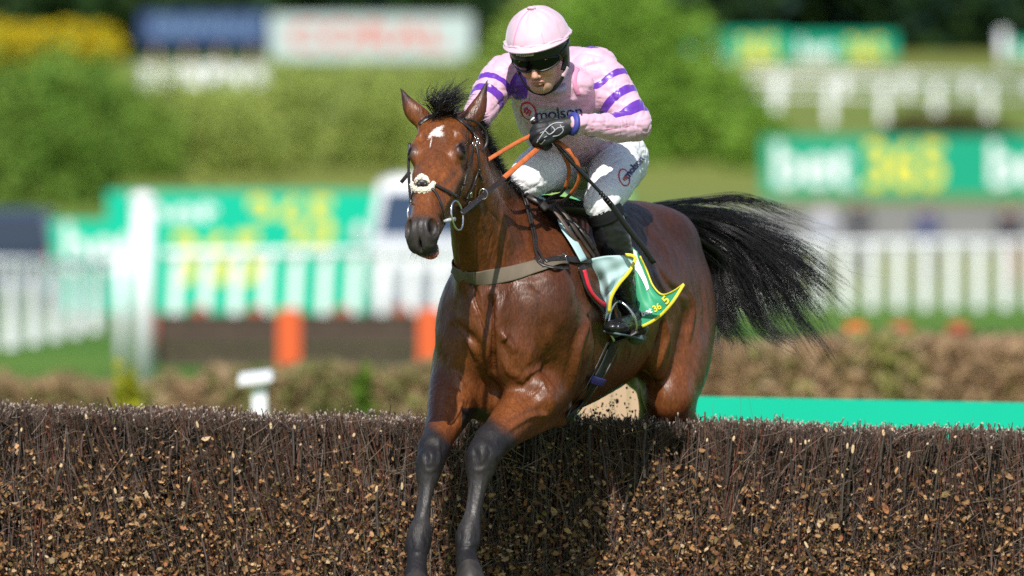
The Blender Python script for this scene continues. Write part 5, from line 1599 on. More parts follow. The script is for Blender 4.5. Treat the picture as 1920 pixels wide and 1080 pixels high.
M_pale = mat('pale_blue_cloth', (.42, .60, .62), .55, .4, noise_scale=14, noise_amt=.06, transl=.12)
M_green = mat('green_cloth', (.040, .31, .16), .5, .4, noise_scale=9, noise_amt=.2, transl=.15)
M_yellow = mat('yellow_piping', (.66, .55, .04), .6, .3, noise_scale=60, noise_amt=.1)
M_red = mat('red_pad_edge', (.62, .015, .035), .5)
M_wprint = mat('white_print', (.72, .76, .78), .55)
nc = tag(empty('number_cloth', P3(1140, 540, .05)), 'green and pale blue number cloth with yellow piping, folded up beside the boot', 'number cloth')
def wv(u, v):
    d = .012 * np.sin(u * 7 + v * 4) * (1 - u) * u * 4 * .7 + .008 * np.sin(u * 15 - v * 9 + 1) + .006 * np.sin(v * 17 + u * 6)
    e = np.sin(np.pi * np.clip(u, 0, 1)) * np.sin(np.pi * np.clip(v, 0, 1))
    o = np.zeros(u.shape + (3,)); o[..., 1] = d * (e + .15); return o
flap = coons([(1085, 494, -.155), (1115, 484, -.16), (1150, 479, -.16), (1182, 479, -.13)],
             [(1182, 479, -.13), (1191, 485, -.13), (1180, 508, -.14), (1160, 532, -.15), (1146, 556, -.15), (1142, 584, -.14)],
             [(1131, 612, -.03), (1136, 600, -.10), (1142, 584, -.14)],
             [(1085, 494, -.155), (1100, 520, -.12), (1118, 552, -.08), (1130, 585, -.04), (1131, 612, -.03)], warp=wv)
sheet('folded_flap', [M_pale], nc, flap)
def trim(curve, w=6.2, nrm=(.2, -.95, .1), name='piping'):
    strap_px(MB(), BODY, [(*c, nrm) for c in curve], w, .006).build(name, M_yellow, nc, True)
trim([(1172, 478, -.145), (1184, 479, -.14), (1191, 486, -.140), (1180, 509, -.152), (1160, 533, -.162), (1146, 558, -.162), (1142, 586, -.15)])
def wv2(u, v):
    d = .010 * np.sin(v * 9 + u * 3) + .006 * np.sin(u * 14)
    o = np.zeros(u.shape + (3,)); o[..., 1] = d * .6; return o
green = coons([(1176, 462, .05), (1187, 464, .05), (1200, 480, .06)],
              [(1200, 480, .06), (1213, 508, .07), (1224, 535, .05), (1241, 553, .02), (1262, 547, -.01), (1283, 532, -.03)],
              [(1180, 600, .0), (1206, 612, -.02), (1240, 590, -.04), (1262, 566, -.05), (1283, 532, -.03)],
              [(1176, 462, .05), (1178, 500, .04), (1180, 550, .02), (1180, 600, .0)], warp=wv2)
grn = sheet('printed_face', [M_green], nc, green)
strap_px(MB(), BODY, [(1204, 612, -.028, (0, -1, 0)), (1222, 603, -.036, (0, -1, 0)), (1241, 589, -.046, (0, -1, 0)), (1262, 565, -.056, (0, -1, 0)), (1282, 533, -.036, (0, -1, 0))], 5.5, .005).build('piping', M_yellow, nc, True)
strap_px(MB(), BODY, [(1200, 480, .052, (0, -1, 0)), (1213, 508, .062, (0, -1, 0)), (1224, 535, .042, (0, -1, 0)), (1241, 552, .012, (0, -1, 0)), (1262, 546, -.018, (0, -1, 0)), (1282, 532, -.038, (0, -1, 0))], 3, .004).build('piping', M_yellow, nc, True)
GT = bvh_of(grn)
def patch(name, poly, m, tree, parent, off=.003, cuts=6):
    bm = bmesh.new(); vs = [bm.verts.new((x, y, 0)) for x, y in poly]; bm.faces.new(vs)
    bmesh.ops.triangulate(bm, faces=bm.faces[:]); bmesh.ops.subdivide_edges(bm, edges=bm.edges[:], cuts=cuts, use_grid_fill=True)
    for v in bm.verts:
        h = hit(tree, v.co.x, v.co.y, off)
        v.co = Vector(h[0]) if h is not None else Vector(P3(v.co.x, v.co.y, 0))
    me = bpy.data.meshes.new(name); bm.to_mesh(me); bm.free()
    return link(name, me, parent, [m])
patch('white_print', [(1187, 467), (1196, 478), (1205, 505), (1217, 541), (1213, 546), (1192, 506)], M_wprint, GT, nc, .004)
text_mesh('number_digit', '5', None, M_yellow, nc, .03, GT, .004, (1250, 564, 20, .85, 1.1))
text_mesh('lettering', 'bet', None, M_wprint, nc, .03, GT, .004, (1213, 586, 15, .35, 1.0))
text_mesh('lettering', '36', None, M_yellow, nc, .03, GT, .004, (1233, 578, 17, .55, 1.0))
# front edge of the cloth over the shoulder and the red edged pad under it
front = MB()
def fronthit(px, py, off): 
    h = hit(BODY, px, py, off); return h
strap_px(front, BODY, [(988, 372), (1006, 380), (1024, 394), (1042, 414), (1058, 440), (1072, 466), (1086, 492)], 24, .004, .020)
front.build('front_edge', M_pale, nc, True)
strap_px(MB(), BODY, [(1084, 500), (1092, 520), (1098, 540), (1108, 556), (1120, 567), (1128, 578)], 22, .006, .012).build('pad', M_leather, nc, True)
strap_px(MB(), BODY, [(1088, 508), (1092, 523), (1096, 538), (1103, 552), (1114, 564), (1126, 572)], 9, .007, .017).build('pad_edge', M_red, nc, True)
farp = coons([(880, 470, .25), (866, 470, .12)], [(872, 470, .12), (846, 520, .06), (824, 560, .01)], [(846, 600, .17), (832, 598, .09), (822, 588, .03)], [(884, 470, .25), (868, 540, .24), (846, 600, .17)], 10, 10)
sheet('far_side_flap', [M_pale], nc, farp)
# ================================================================== JOCKEY
jockey = tag(empty('person', P3(1100, 420, .2)), 'jockey in pink silks with purple hoops crouching over the bay horse', 'person')
RL = unit([.955, -.29, -.06])       # rider's left
def ribs(v, sc, amp, seed, sharp=.5):
    """ridged cloth folds"""
    w = v * np.asarray(sc) + seed * 7.3
    w2 = w + pnoise(w * .6)[:, None] * .8
    a = pnoise(w2)
    return (1 - np.abs(a) * 2.2).clip(-1, 1) ** 3 * amp

# ---- silks
jk = Field()
def jp(f, pts, lat=RL, k=.03, m=1.0, sub=False):
    f.loft([P3(a, b, c) for a, b, c, w, h in pts], [t[3] for t in pts], [t[4] for t in pts], lat, k, sub)
def jl(f, pts, k=.02):
    f.limb([P3(a, b, c) for a, b, c, r in pts], [r * PX for a, b, c, r in pts], k=k)
jp(jk, [(1036, 158, -.22, .145, .085), (1040, 192, -.08, .150, .115), (1056, 228, .10, .150, .13), (1080, 252, .26, .150, .125), (1090, 266, .36, .145, .11)], k=.04)
jk.ell(P3(1085, 118, -.02), (.12, .13, .06), [RL, unit([0, 1, -.1]), UP], .05)
jk.ell(P3(1040, 205, -.20), (.10, .05, .06), [RL, unit([0, 1, -.1]), UP], .05)
jl(jk, [(1030, 150, -.28, 32), (1034, 162, -.25, 45)], .03)
ARML = [(1108, 132, -.12, 46), (1132, 152, -.13, 45), (1160, 188, -.16, 41), (1184, 222, -.18, 35), (1192, 236, -.19, 30)]
FORL = [(1192, 236, -.19, 29), (1168, 240, -.23, 30), (1140, 238, -.29, 27), (1110, 235, -.35, 23), (1082, 233, -.40, 19)]
jl(jk, ARML, .035); jl(jk, FORL, .012)
ARMR = [(950, 142, -.18, 42), (930, 160, -.22, 37), (912, 188, -.28, 33), (898, 214, -.34, 30), (886, 236, -.38, 27)]
FORR = [(886, 236, -.38, 26), (885, 260, -.45, 24), (890, 288, -.50, 19)]
jl(jk, ARMR, .03); jl(jk, FORR, .015)
# hollow where the sleeve meets the body, crease at the elbow
jk.loft([P3(1096, 205, -.32), P3(1112, 196, -.36), P3(1128, 212, -.42)], [.01, .012, .01], [.02, .02, .02], RL, k=.02, sub=True)
jv, jq = jk.mesh(.0048)
jv, jq = keep_big(jv, jq)
jn = normals(jv, jq)
def tparam(v, pts):
    C = catmull([P3(a, b, c) for a, b, c, r in pts], 8)
    best = np.full(len(v), 9.); tt = np.zeros(len(v))
    acc = 0
    for i in range(len(C) - 1):
        ab = C[i + 1] - C[i]; L = np.linalg.norm(ab); t = np.clip((v - C[i]) @ ab / L ** 2, 0, 1)
        d = np.linalg.norm(v - C[i] - t[:, None] * ab, axis=1)
        m = d < best; best[m] = d[m]; tt[m] = acc + t[m] * L; acc += L
    return tt, best, acc
tL, dL, lenL = tparam(jv, ARML); tF, dF, lenF = tparam(jv, FORL); tR, dR, lenR = tparam(jv, ARMR); tG, dG, lenG = tparam(jv, FORR)
dd = ribs(jv, (9, 7, 17), .0050, 1) + ribs(jv, (22, 13, 9), .0030, 2) + ribs(jv, (12, 12, 44), .0020, 3)
dd += .004 * vnoise(jv, (9, 9, 9), 4)
body_m = sstep(dL, .09, .12)
jv = jv + jn * dd[:, None]
def band(t, c, w): return w / 2 - np.abs(t - c)
pur = np.full(len(jv), -1.)
armL = (dL < .14) & (tL > .02)
for c_, w_ in ((.090, .022), (.150, .024), (.212, .038)):
    skew = (jv - P3(1150, 190, -.2)) @ unit([.3, -.5, .8]) * .10
    pur = np.maximum(pur, np.where(armL & (dF > .03), band(tL + skew, c_, w_), -1))
armR = (dR < .13) & (tR > .03)
for c_, w_ in ((.088, .024), (.150, .040)):
    pur = np.maximum(pur, np.where(armR, band(tR, c_, w_), -1))
def spot(px, py, d, r, sx=1., sz=1.):
    q = (jv - P3(px, py, d)) / np.array([sx, 2.2, sz]); return r - np.linalg.norm(q, axis=1)
wob = .006 * vnoise(jv, (25, 25, 25), 9)
for s_ in ((1110, 98, -.08, .036, .9, 1.0), (973, 162, -.24, .040, .78, 1.25), (1103, 260, -.36, .018, 1.6, .6), (944, 122, -.16, .020, 1, 1)):
    pur = np.maximum(pur, spot(*s_) + wob)
pan = np.minimum.reduce([.082 - np.abs((jv - P3(1040, 216, -.2)) @ unit([.98, 0, -.1])), .021 - np.abs((jv - P3(1036, 214, -.2)) @ unit([.0, .0, 1.0]) - .03 * ((jv[:, 0] - P3(1036, 214, -.2)[0]) / .09) ** 2 * 0 + .0), -(jv[:, 1] - .0) + .1, dL - .085, dF - .05])
cuffm = np.where((dF < .05), (tF - (lenF - .016)), -1)
M_silk = mat('pink_satin', (.62, .375, .485), .35, .5, noise_scale=9, noise_amt=.06, bump=.5, bump_scale=26, bump_dist=.006, stretch=(1, 1, 1.6), sheen=.2)
def silk_nodes(m, layers):
    nt = m.node_tree; L = nt.links; b = nt.nodes['Principled BSDF']
    for an, col, w in layers:
        src = b.inputs['Base Color'].links[0].from_socket
        at = nt.nodes.new('ShaderNodeAttribute'); at.attribute_name = an
        mr = nt.nodes.new('ShaderNodeMapRange'); mr.inputs[1].default_value = -w; mr.inputs[2].default_value = w
        L.new(at.outputs['Fac'], mr.inputs[0])
        mx = nt.nodes.new('ShaderNodeMix'); mx.data_type = 'RGBA'; mx.inputs['B'].default_value = (*col, 1)
        L.new(mr.outputs[0], mx.inputs['Factor']); L.new(src, mx.inputs['A']); L.new(mx.outputs['Result'], b.inputs['Base Color'])
silk_nodes(M_silk, [('purple', (.105, .022, .33), .0008), ('panel', (.50, .48, .56), .0008)])
jacket = mesh_np('silks_jacket', jv, jq, True, [M_silk], jockey)
set_float(jacket, 'purple', pur); set_float(jacket, 'panel', pan)
JT = bvh_of(jacket)
M_navy = mat('navy_print', (.02, .02, .11), .5)
M_redp = mat('red_print', (.55, .015, .03), .5)
text_mesh('lettering', 'molson', None, M_navy, jacket, .004, JT, .003, (1048, 212, 30, .10, 1.05), .95)
text_mesh('lettering', 'm', None, M_redp, jacket, .03, JT, .003, (991, 208, 20, -.5, .9))
def ring_px(tree, cx, cy, rx, ry, rot, w, name, m, parent):
    mb = MB(); P_, N_ = [], []
    for t in np.linspace(0, 2 * math.pi, 29)[:-1]:
        x = rx * math.cos(t); y = ry * math.sin(t)
        h = hit(tree, cx + x * math.cos(rot) - y * math.sin(rot), cy + x * math.sin(rot) + y * math.cos(rot), .002)
        if h: P_.append(h[0]); N_.append(h[1])
    ribbon(mb, P_, N_, w * PX, .0015, True, 1).build(name, m, parent, True)
ring_px(JT, 991, 208, 13, 17, -.5, 3.2, 'print_ring', M_redp, jacket)
# cuff ring and zip seam
M_cuff = mat('royal_blue_band', (.035, .045, .26), .6)
cuff = MB(); cA, cB = P3(1078, 233, -.402), P3(1071, 232, -.408)
cuff.tube([cA, cA * .5 + cB * .5, cB], [.0385, .0395, .0385], 24)
cuff.build('cuff_band', M_cuff, jockey, True)
M_seam = mat('pink_seam', (.62, .25, .40), .4)
strap_px(MB(), JT, [(1082, 128), (1078, 140), (1077, 152), (1080, 166), (1085, 178)], 9, .004, .001).build('shoulder_seam', M_seam, jockey, True)
strap_px(MB(), JT, [(1108, 240), (1130, 243), (1155, 240), (1180, 236)], 1.6, .002, .000).build('sleeve_seam', M_seam, jockey, True)
# collar
cl = MB(); cc = P3(1030, 160, -.31)
ringc = [cc + RL * .052 * math.cos(t) + np.array([0, .9, .42]) * .045 * math.sin(t) for t in np.linspace(0, 2 * math.pi, 25)[:-1]]
cl.tube(ringc, .010, 8, closed=True).build('collar', M_silk, jockey, True)

# ---- breeches
bf = Field()
jp(bf, [(1085, 268, .34, .15, .11), (1105, 290, .42, .165, .13), (1118, 315, .48, .16, .12)], k=.04)
THL = [(1142, 296, .34, 54), (1152, 316, .20, 52), (1147, 340, .05, 45), (1136, 364, -.06, 38), (1128, 382, -.11, 34), (1132, 400, -.10, 26)]
THR = [(1068, 300, .34, 52), (1038, 310, .20, 52), (1010, 320, .02, 46), (994, 332, -.09, 39), (986, 346, -.08, 33), (966, 382, .08, 26)]
jl(bf, THL, .035); jl(bf, THR, .035)
bf.ell(P3(1180, 300, .40), (.055, .10, .08), [RL, unit([0, 1, -.1]), UP], .05)
bv, bq = bf.mesh(.0055); bv, bq = keep_big(bv, bq); bn = normals(bv, bq)
bv = bv + bn * (ribs(bv, (20, 14, 24), .0045, 5) + ribs(bv, (38, 30, 60), .0022, 6))[:, None]
M_white = mat('white_breeches', (.74, .74, .77), .7, .3, noise_scale=20, noise_amt=.04, bump=.5, bump_scale=60, bump_dist=.004)
breeches = mesh_np('breeches', bv, bq, True, [M_white], jockey)
BT = bvh_of(breeches)
text_mesh('lettering', 'molson', None, M_navy, breeches, .03, BT, .003, (1188, 314, 19, .88, .9), .95)
text_mesh('lettering', 'm', None, M_redp, breeches, .03, BT, .003, (1171, 334, 13, .9, 1.0))
ring_px(BT, 1170, 333, 9.5, 16, -.25, 2.6, 'print_ring', M_redp, breeches)

# ---- boots
M_boot = mat('black_boot', (.012, .012, .014), .27, .55, noise_scale=30, noise_amt=.3, bump=.35, bump_scale=60, bump_dist=.003)
M_elast = mat('black_elastic', (.010, .011, .012), .8, .2)
M_sole = mat('grey_green_sole', (.055, .085, .085), .6)
def boot(pts, foot, name):
    f = Field()
    jl(f, pts, .02)
    jl(f, foot[0], .02)
    for e in foot[1:]:
        f.ell(P3(*e[0]), e[1], e[2], .015)
    v, q = f.mesh(.0048); v, q = keep_big(v, q); n = normals(v, q)
    tt, dd_, _ = tparam(v, pts)
    v = v + n * ((ribs(v, (16, 16, 46), .0038, 8) * sstep(tt, .16, .24)) + .0012 * vnoise(v, (20, 20, 60), 2))[:, None]
    return mesh_np(name, v, q, True, [M_boot], jockey)
BL = [(1134, 398, -.10, 29), (1142, 425, -.085, 33), (1152, 460, -.065, 33), (1162, 500, -.035, 28), (1170, 540, -.005, 22), (1178, 572, .025, 20), (1186, 590, .03, 20)]
bootL = boot(BL, [[(1190, 600, .03, 19), (1180, 608, -.03, 19), (1160, 612, -.10, 17), (1150, 615, -.13, 14)],
                  ((1196, 612, .03), (.035, .05, .038), AX), ((1156, 614, -.13), (.042, .06, .024), AX)], 'boot')
soleL = MB(); 
strap_px(soleL, BODY, [(1147, 624, -.17, (0, -.35, .9)), (1160, 626, -.12, (0, -.35, .9)), (1177, 630, -.04, (0, -.35, .9)), (1190, 634, .01, (0, -.35, .9))], 36, .008).build('boot_sole', M_sole, jockey, True)
MB().ball(P3(1194, 634, .03), (.032, .036, .022), 16, 10).build('boot_heel', M_sole, jockey, True)
top = MB(); c = catmull([P3(1127, 388, -.105), P3(1133, 398, -.10), P3(1138, 410, -.092)], 8)
top.tube(c, [.0585, .061, .0625, .061, .063, .0615, .0635, .062, .064, .0625, .064, .0625, .064, .063, .0645, .063, .062], 28)
top.build('boot_top', M_elast, jockey, True)
BR = [(966, 385, -.10, 27), (940, 430, .0, 32), (915, 480, .10, 31), (895, 530, .12, 24), (885, 570, .12, 19), (882, 590, .12, 18)]
bootR = boot(BR, [[(880, 600, .12, 18), (872, 608, .06, 18), (866, 612, .0, 15)]], 'boot')

# ---- whip
M_whip = mat('black_whip', (.012, .012, .013), .35, .5, bump=.4, bump_scale=400)
whip = tag(empty('riding_whip', P3(1035, 262, -.34)), 'long black padded whip held in the left glove of the jockey', 'whip')
wl_ = [P3(1002, 228, -.375), P3(1018, 243, -.365), P3(1036, 262, -.35), P3(1060, 290, -.35), P3(1095, 328, -.33), P3(1125, 360, -.30), P3(1138, 374, -.29)]
MB().tube(catmull(wl_, 4), [.0095] * 9 + [.0075] * 8 + [.006] * 8, 10).build('shaft', M_whip, whip, True)
MB().tube([P3(999, 224, -.376), P3(1001, 227, -.376), P3(1005, 231, -.374)], [.010, .0125, .011], 12).build('knob', M_whip, whip, True)
MB().tube([P3(997.5, 222.5, -.377), P3(999, 224, -.376)], [.0085, .0095], 12).build('cap', mat('white_plastic', (.7, .7, .7), .4), whip, True)
fl = MB()
strap_px(fl, BODY, [(1134, 370, -.292, (-.5, -.8, .2)), (1150, 390, -.28, (-.5, -.8, .2)), (1175, 425, -.26, (-.5, -.8, .2)), (1205, 463, -.24, (-.5, -.8, .2)), (1226, 493, -.22, (-.5, -.8, .2))], 11, .010)
fl.build('padded_flap', M_whip, whip, True)
cbl = MB()
for i in range(5):
    p = P3(1126 + i * 4, 361 + i * 4.6, -.298); d = unit(P3(1138, 374, -.29) - P3(1125, 360, -.30)); cbl.tube([p, p + d * .004], [.0085, .0085], 10)
cbl.build('binding', M_whip, whip, True)

# ---- gloves: fist round the whip and reins, five bent fingers
M_glove = mat('black_glove', (.012, .013, .016), .55, .4, noise_scale=50, noise_amt=.3, bump=.5, bump_scale=120, bump_dist=.002)
M_gline = mat('grey_glove_print', (.30, .31, .34), .5)
gf = Field()
def gl(pts, k=.006, f=gf): f.limb([P3(a, b, c) for a, b, c, r in pts], [r * PX for a, b, c, r in pts], k=k, per=4)
gf.loft([P3(1080, 232, -.402), P3(1060, 237, -.40), P3(1038, 243, -.395), P3(1022, 246, -.39)], [.026, .030, .034, .030], [.020, .019, .018, .017], unit([.45, 0, -.9]) * np.array([1, 1, -1]) * np.array([-1, 1, 1]), k=.02)
gf.ell(P3(1040, 246, -.395), (.034, .020, .028), AX, .015)
FING = [[(1022, 236, -.40, 8.5), (1008, 238, -.405, 7.8), (1000, 247, -.39, 7.4), (1003, 257, -.365, 6.8), (1012, 258, -.35, 6)],
        [(1024, 244, -.41, 8.5), (1008, 249, -.415, 8.0), (999, 259, -.40, 7.5), (1004, 268, -.37, 6.8), (1014, 268, -.352, 6)],
        [(1028, 253, -.41, 8.2), (1013, 260, -.415, 7.8), (1004, 269, -.40, 7.2), (1010, 275, -.37, 6.5), (1020, 273, -.352, 5.8)],
        [(1034, 260, -.405, 7.6), (1023, 266, -.41, 7.0), (1017, 273, -.395, 6.5), (1024, 277, -.37, 6), (1031, 273, -.355, 5.4)]]
for fg in FING: gl(fg)
gl([(1046, 236, -.375, 9), (1032, 229, -.36, 8.4), (1018, 230, -.35, 7.8), (1008, 236, -.355, 7)], .008)      # thumb laid along the whip
gv, gq = gf.mesh(.0032); gv, gq = keep_big(gv, gq)
gloveL = mesh_np('glove', gv, gq, True, [M_glove], jockey)
GLT = bvh_of(gloveL)
for pts in ([(1056, 230), (1040, 231), (1026, 240), (1014, 256), (1006, 268)], [(1058, 238), (1046, 240), (1034, 250), (1020, 258)], [(1050, 234), (1056, 244), (1048, 253), (1036, 256)], [(1032, 234), (1040, 244), (1030, 252), (1022, 246), (1012, 250)], [(1022, 262), (1014, 270), (1008, 262)]):
    if sum(hit(GLT, *q) is not None for q in pts) >= 3:
        strap_px(MB(), GLT, pts, 1.7, .001, .0012).build('glove_print', M_gline, gloveL, True)
# right glove behind the neck
gr_ = Field()
gr_.ell(P3(893, 300, -.52), (.034, .028, .034), AX, .015)
for i in range(4):
    gl([(885 + i * 3, 292 + i * 6, -.54, 8), (893 + i * 3, 300 + i * 6, -.56, 7.5), (900 + i * 2, 303 + i * 5, -.53, 7)], .006, gr_)
gl([(890, 290, -.52, 8.5), (902, 292, -.53, 8), (910, 300, -.53, 7)], .008, gr_)
gv, gq = gr_.mesh(.0045); mesh_np('glove', gv, gq, True, [M_glove], jockey)

# ---- head, neck and the body inside the clothes
HC = P3(1013, 101, -.37)
hFw = unit([-.22, -.87, -.40]); hLf = unit([.96, -.25, .03]); hLf = unit(hLf - hFw * hLf.dot(hFw)); hUp = unit(np.cross(hLf, -hFw))
if hUp[2] < 0: hUp = -hUp
# small roll
ro = .06; hLf, hUp = unit(hLf * math.cos(ro) + hUp * math.sin(ro)), unit(hUp * math.cos(ro) - hLf * math.sin(ro))
def FP(f, l, u): return HC + hFw * f + hLf * l + hUp * u
HA = [hFw, hLf, hUp]
ff = Field()
def fe(f, l, u, r, k=.012, sub=False, both=True):
    for s in ((1, -1) if (both and l) else (1,)): ff.ell(FP(f, l * s, u), r, [hFw, hLf * s, hUp], k, sub)
fe(0, 0, .03, (.094, .074, .088), .02)
fe(.030, 0, -.045, (.058, .051, .072), .03)
fe(.055, 0, -.095, (.030, .026, .022), .02)        # chin
fe(.052, .025, -.082, (.028, .012, .020), .025)     # jaw sides
fe(.066, .034, -.030, (.024, .020, .020), .02)      # cheekbones
fe(.086, 0, .016, (.020, .055, .012), .02)          # brow
fe(.082, .031, .000, (.014, .017, .011), .010, sub=True)   # eye sockets
fe(.076, .031, .000, (.012, .012, .011), .006)      # eyeballs under the lids
ff.loft([FP(.088, 0, .010), FP(.100, 0, -.014), FP(.112, 0, -.034)], [.008, .009, .011], [.010, .011, .010], hLf, k=.010)
fe(.104, 0, -.038, (.011, .013, .008), .006)        # tip of the nose
fe(.098, .012, -.040, (.009, .007, .007), .004)     # nostril wings
fe(.103, .006, -.046, (.006, .004, .004), .002, sub=True)
fe(.086, 0, -.062, (.014, .024, .010), .010)        # mouth barrel
fe(.097, 0, -.0585, (.006, .021, .0045), .003)      # upper lip
fe(.094, 0, -.0685, (.007, .018, .0050), .003)      # lower lip
ff.loft([FP(.094, -.024, -.064), FP(.102, 0, -.0630), FP(.094, .024, -.064)], [.003] * 3, [.0016] * 3, hFw, k=.003, sub=True)
fe(.080, 0, -.078, (.008, .016, .005), .008, sub=True)
fe(-.005, .076, -.012, (.018, .010, .030), .008)    # ears
ff.limb([FP(0, 0, -.03), P3(1034, 150, -.27), P3(1042, 165, -.18)], [.052, .056, .07], k=.03)
for pts, s in ((ARML, .72), (FORL, .70), (ARMR, .72), (FORR, .7), (THL, .80), (THR, .8), (BL, .72), (BR, .72)):
    ff.limb([P3(a, b, c) for a, b, c, r in pts], [r * PX * s for a, b, c, r in pts], k=.03, per=3)
jp(ff, [(1036, 168, -.18, .12, .07), (1042, 195, -.06, .12, .095), (1058, 230, .10, .115, .10), (1090, 270, .30, .12, .10), (1110, 295, .42, .13, .10)], k=.04)
gl([(1078, 233, -.402, 12), (1055, 238, -.395, 10), (1035, 246, -.39, 8)], .01, ff)
for fg in FING: gl([(a, b, c, r * .7) for a, b, c, r in fg], .004, ff)
gl([(1046, 236, -.375, 6.5), (1032, 229, -.36, 6), (1018, 230, -.35, 5.6), (1008, 236, -.355, 5)], .004, ff)
fv, fq = ff.mesh(.0034)
fv, fq = keep_big(fv, fq)
fv = laplace(fv, fq, 1, .35)
q = (fv - HC) @ np.array(HA).T
col = np.tile(np.array([.56, .30, .21]), (len(fv), 1))
lip = np.exp(-((q[:, 2] + .0635) / .0085) ** 4 - (q[:, 1] / .024) ** 4) * (q[:, 0] > .085)
col = col * (1 - lip[:, None] * .75) + np.array([.40, .13, .12]) * lip[:, None] * .75
nzz = vnoise(fv, (40, 40, 40), 3)
fl_ = np.exp(-((q[:, 2] + .035) / .03) ** 2) * np.exp(-((np.abs(q[:, 1]) - .035) / .025) ** 2)
col = col * (1 - fl_[:, None] * .3) + np.array([.58, .23, .17]) * fl_[:, None] * .3
beard = sstep(-q[:, 2] + nzz * .01, .055, .085) * .35
col = col * (1 - beard[:, None]) + np.array([.33, .21, .16]) * beard[:, None]
M_skin = mat('skin', attr='coat', rough=.48, spec=.4, noise_scale=160, noise_amt=.10, bump=.25, bump_scale=420, bump_dist=.0008)
M_skin.node_tree.nodes['Principled BSDF'].inputs['Subsurface Weight'].default_value = .12
M_skin.node_tree.nodes['Principled BSDF'].inputs['Subsurface Radius'].default_value = (.01, .004, .002)
pbody = mesh_np('body', fv, fq, True, [M_skin], jockey, {'coat': col})

# ---- helmet: black shell, pink satin cover with a peak, harness, goggles
M_shell = mat('black_helmet_shell', (.010, .010, .014), .35, .5)
M_capc = mat('pink_satin_cover', (.60, .42, .51), .28, .6, noise_scale=12, noise_amt=.05, bump=.5, bump_scale=34, bump_dist=.005, stretch=(1, 1, .5), sheen=.2)
def dome(rl, rf, ru, cu, th0, th1, tilt, n=64, m=28, pleat=0.0, fwd_drop=0.0, wr=0.0, cf=0.0):
    V = []
    for i in range(m + 1):
        th = th0 + (th1 - th0) * i / m
        for k in range(n):
            ph = 2 * math.pi * k / n
            t2 = th * (1 + fwd_drop * math.cos(ph)) if th1 > 1 else th
            s = math.sin(t2); r = 1 + pleat * math.cos(ph * 12) * math.exp(-(t2 / .5) ** 2) + wr * (noise.noise(Vector((math.cos(ph) * 4, math.sin(ph) * 4, t2 * 3))) + .5 * noise.noise(Vector((ph * 5, 3, t2 * 1.2))))
            p = FP(cf + rf * s * math.cos(ph) * r, rl * s * math.sin(ph) * r, cu + ru * math.cos(t2) * r)
            V.append(p)
    F = []
    for i in range(m):
        for k in range(n):
            F.append([i * n + k, (i + 1) * n + k, (i + 1) * n + (k + 1) % n, i * n + (k + 1) % n])
    return V, F
helmet = MB().add(*dome(.098, .120, .110, .040, .02, 1.72, 0, cf=-.005)).build('helmet', M_shell, jockey, True)
cov = MB().add(*dome(.1085, .130, .122, .038, .015, 1.42, 0, pleat=.010, wr=.022, cf=-.006, fwd_drop=-.11))
covo = cov.build('cap_cover', M_capc, jockey, True)
so = covo.modifiers.new('thick', 'SOLIDIFY'); so.thickness = .003; so.offset = -1
# gathered band and peak
bandp = []
for k in range(72):
    ph = 2 * math.pi * k / 72; th = 1.42 * (1 - .11 * math.cos(ph))
    bandp.append(FP(-.006 + .132 * math.sin(th) * math.cos(ph), .110 * math.sin(th) * math.sin(ph), .038 + .122 * math.cos(th) + .002 * math.sin(ph * 9)))
MB().tube(bandp, [.0048 + .0012 * math.sin(i * 1.7) for i in range(72)], 8, closed=True).build('cap_band', M_capc, jockey, True)
V, F = [], []
NP, MP = 40, 8
for i in range(MP + 1):
    t = i / MP
    for k in range(NP + 1):
        ph = -1.50 + 3.0 * k / NP
        e = (.026 * math.cos(ph * .98) ** .6 if abs(ph) < 1.5 else 0) * t
        th = 1.42 * (1 - .11 * math.cos(ph))
        V.append(FP(-.006 + (.130 * math.sin(th) + e) * math.cos(ph), (.108 * math.sin(th) + e * .5) * math.sin(ph), .038 + .122 * math.cos(th) - .004 * t - .30 * e))
for i in range(MP):
    for k in range(NP):
        a = i * (NP + 1) + k; F.append([a, a + 1, a + NP + 2, a + NP + 1])
peak = MB().add(V, F).build('cap_peak', M_capc, jockey, True)
so = peak.modifiers.new('thick', 'SOLIDIFY'); so.thickness = .006; so.offset = 0
MB().ball(FP(-.006, 0, .162), (.016, .016, .007), 16, 8).build('cap_button', M_capc, jockey, True)
for j in range(6):
    ph0 = math.pi / 6 + j * math.pi / 3; P_, N_ = [], []
    for t in np.linspace(.12, 1.0, 12):
        th = 1.42 * (1 - .11 * math.cos(ph0)) * t
        r = 1 + .022 * (noise.noise(Vector((math.cos(ph0) * 4, math.sin(ph0) * 4, th * 3))) + .5 * noise.noise(Vector((ph0 * 5, 3, th * 1.2))))
        P_.append(FP(-.006 + .1305 * math.sin(th) * math.cos(ph0) * r, .109 * math.sin(th) * math.sin(ph0) * r, .038 + .1225 * math.cos(th) * r)); N_.append(unit(P_[-1] - FP(-.006, 0, .038)))
    ribbon(MB(), P_, N_, .0045, .003, per=2).build('cap_seam', M_seam if j == 5 else M_capc, jockey, True)
def onhead(f, l, u): return FP(f, l, u)
def hband(mb, pts, w, th=.004):
    P_ = np.array([FP(*p) for p in pts]); N_ = np.array([unit(p - FP(-.01, 0, p_[2])) for p, p_ in zip(P_, pts)])
    return ribbon(mb, P_, N_, w, th)
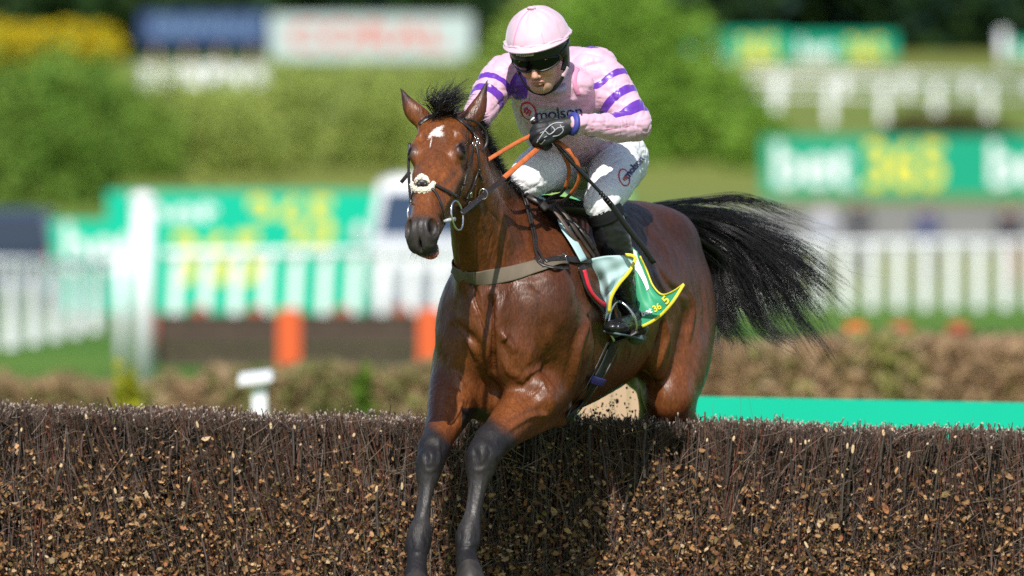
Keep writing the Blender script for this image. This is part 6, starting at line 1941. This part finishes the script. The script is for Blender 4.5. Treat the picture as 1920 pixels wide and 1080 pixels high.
for s in (1, -1):
    hband(MB(), [(.012, .090 * s, .035), (.008, .090 * s, .000), (.010, .086 * s, -.030), (.022, .078 * s, -.058)], .040, .010).build('ear_pad', M_shell, jockey, True)
    hband(MB(), [(.018, .082 * s, -.050), (.034, .068 * s, -.080), (.052, .040 * s, -.106), (.060, .0, -.120)], .014, .004).build('chin_strap', M_shell, jockey, True)
    hband(MB(), [(-.04, .090 * s, .02), (-.02, .090 * s, -.02), (.012, .082 * s, -.052)], .013, .004).build('chin_strap', M_shell, jockey, True)
hband(MB(), [(.010, .086, -.052), (.020, .080, -.062), (.032, .071, -.076)], .020, .008).build('strap_pad', M_capc, jockey, True)
M_gog = mat('black_goggle_lens', (.003, .003, .004), .09, .25)
M_gfr = mat('black_goggle_frame', (.012, .012, .013), .35, .5)
# goggles: a wrap-round lens in a frame with a strap
V, F = [], []
NU, NW = 40, 10
for j in range(NW + 1):
    b = -1 + 2 * j / NW
    for i in range(NU + 1):
        a = -1 + 2 * i / NU
        ph = a * 1.02
        notch = .011 * math.exp(-(a / .16) ** 2)
        hlo = -.024 * (1 - abs(a) ** 3.4 * .55) + notch; hhi = .022 * (1 - abs(a) ** 4 * .35)
        u = .004 + (hlo if b < 0 else hhi) * abs(b)
        bul = .004 * (1 - b * b)
        V.append(FP((.119 + bul) * math.cos(ph) ** .85 - .012, (.091 + bul) * math.sin(ph), u))
for j in range(NW):
    for i in range(NU):
        q_ = j * (NU + 1) + i; F.append([q_, q_ + 1, q_ + NU + 2, q_ + NU + 1])
gg = MB().add(V, F).build('goggles', M_gog, jockey, True)
so = gg.modifiers.new('thick', 'SOLIDIFY'); so.thickness = .004
rim = [V[i] for i in range(NU + 1)] + [V[j * (NU + 1) + NU] for j in range(1, NW + 1)] + [V[NW * (NU + 1) + i] for i in range(NU - 1, -1, -1)] + [V[j * (NU + 1)] for j in range(NW - 1, 0, -1)]
MB().tube(rim, .0038, 6, closed=True).build('goggle_frame', M_gfr, jockey, True)
for s in (1, -1):
    hband(MB(), [(.045, .084 * s, .006), (.02, .096 * s, .016), (-.03, .099 * s, .026)], .020, .004).build('goggle_strap', M_gfr, jockey, True)
# name plate on the front of the shell
M_plate = mat('pale_name_plate', (.42, .42, .34), .4)
pl = hband(MB(), [(.1010, -.050, .048), (.1100, -.034, .048), (.1145, -.018, .048), (.116, 0, .048), (.1145, .012, .048)], .013, .003).build('name_plate', M_plate, jockey, True)
PT = bvh_of(pl)
hc = [FP(.113, -.018, .048)]
pp = hc[0]; s_ = (CAM_D + pp[1]) / FPX; ppx = 960 + pp[0] / s_; ppy = 344 + (CAM_Z - pp[2]) / s_
text_mesh('plate_lettering', 'CHAMPION', None, M_shell, pl, .02, PT, .001, (ppx, ppy, 5.2, .08, 1.0))
M_hairb = mat('short_brown_hair', (.05, .028, .015), .7)
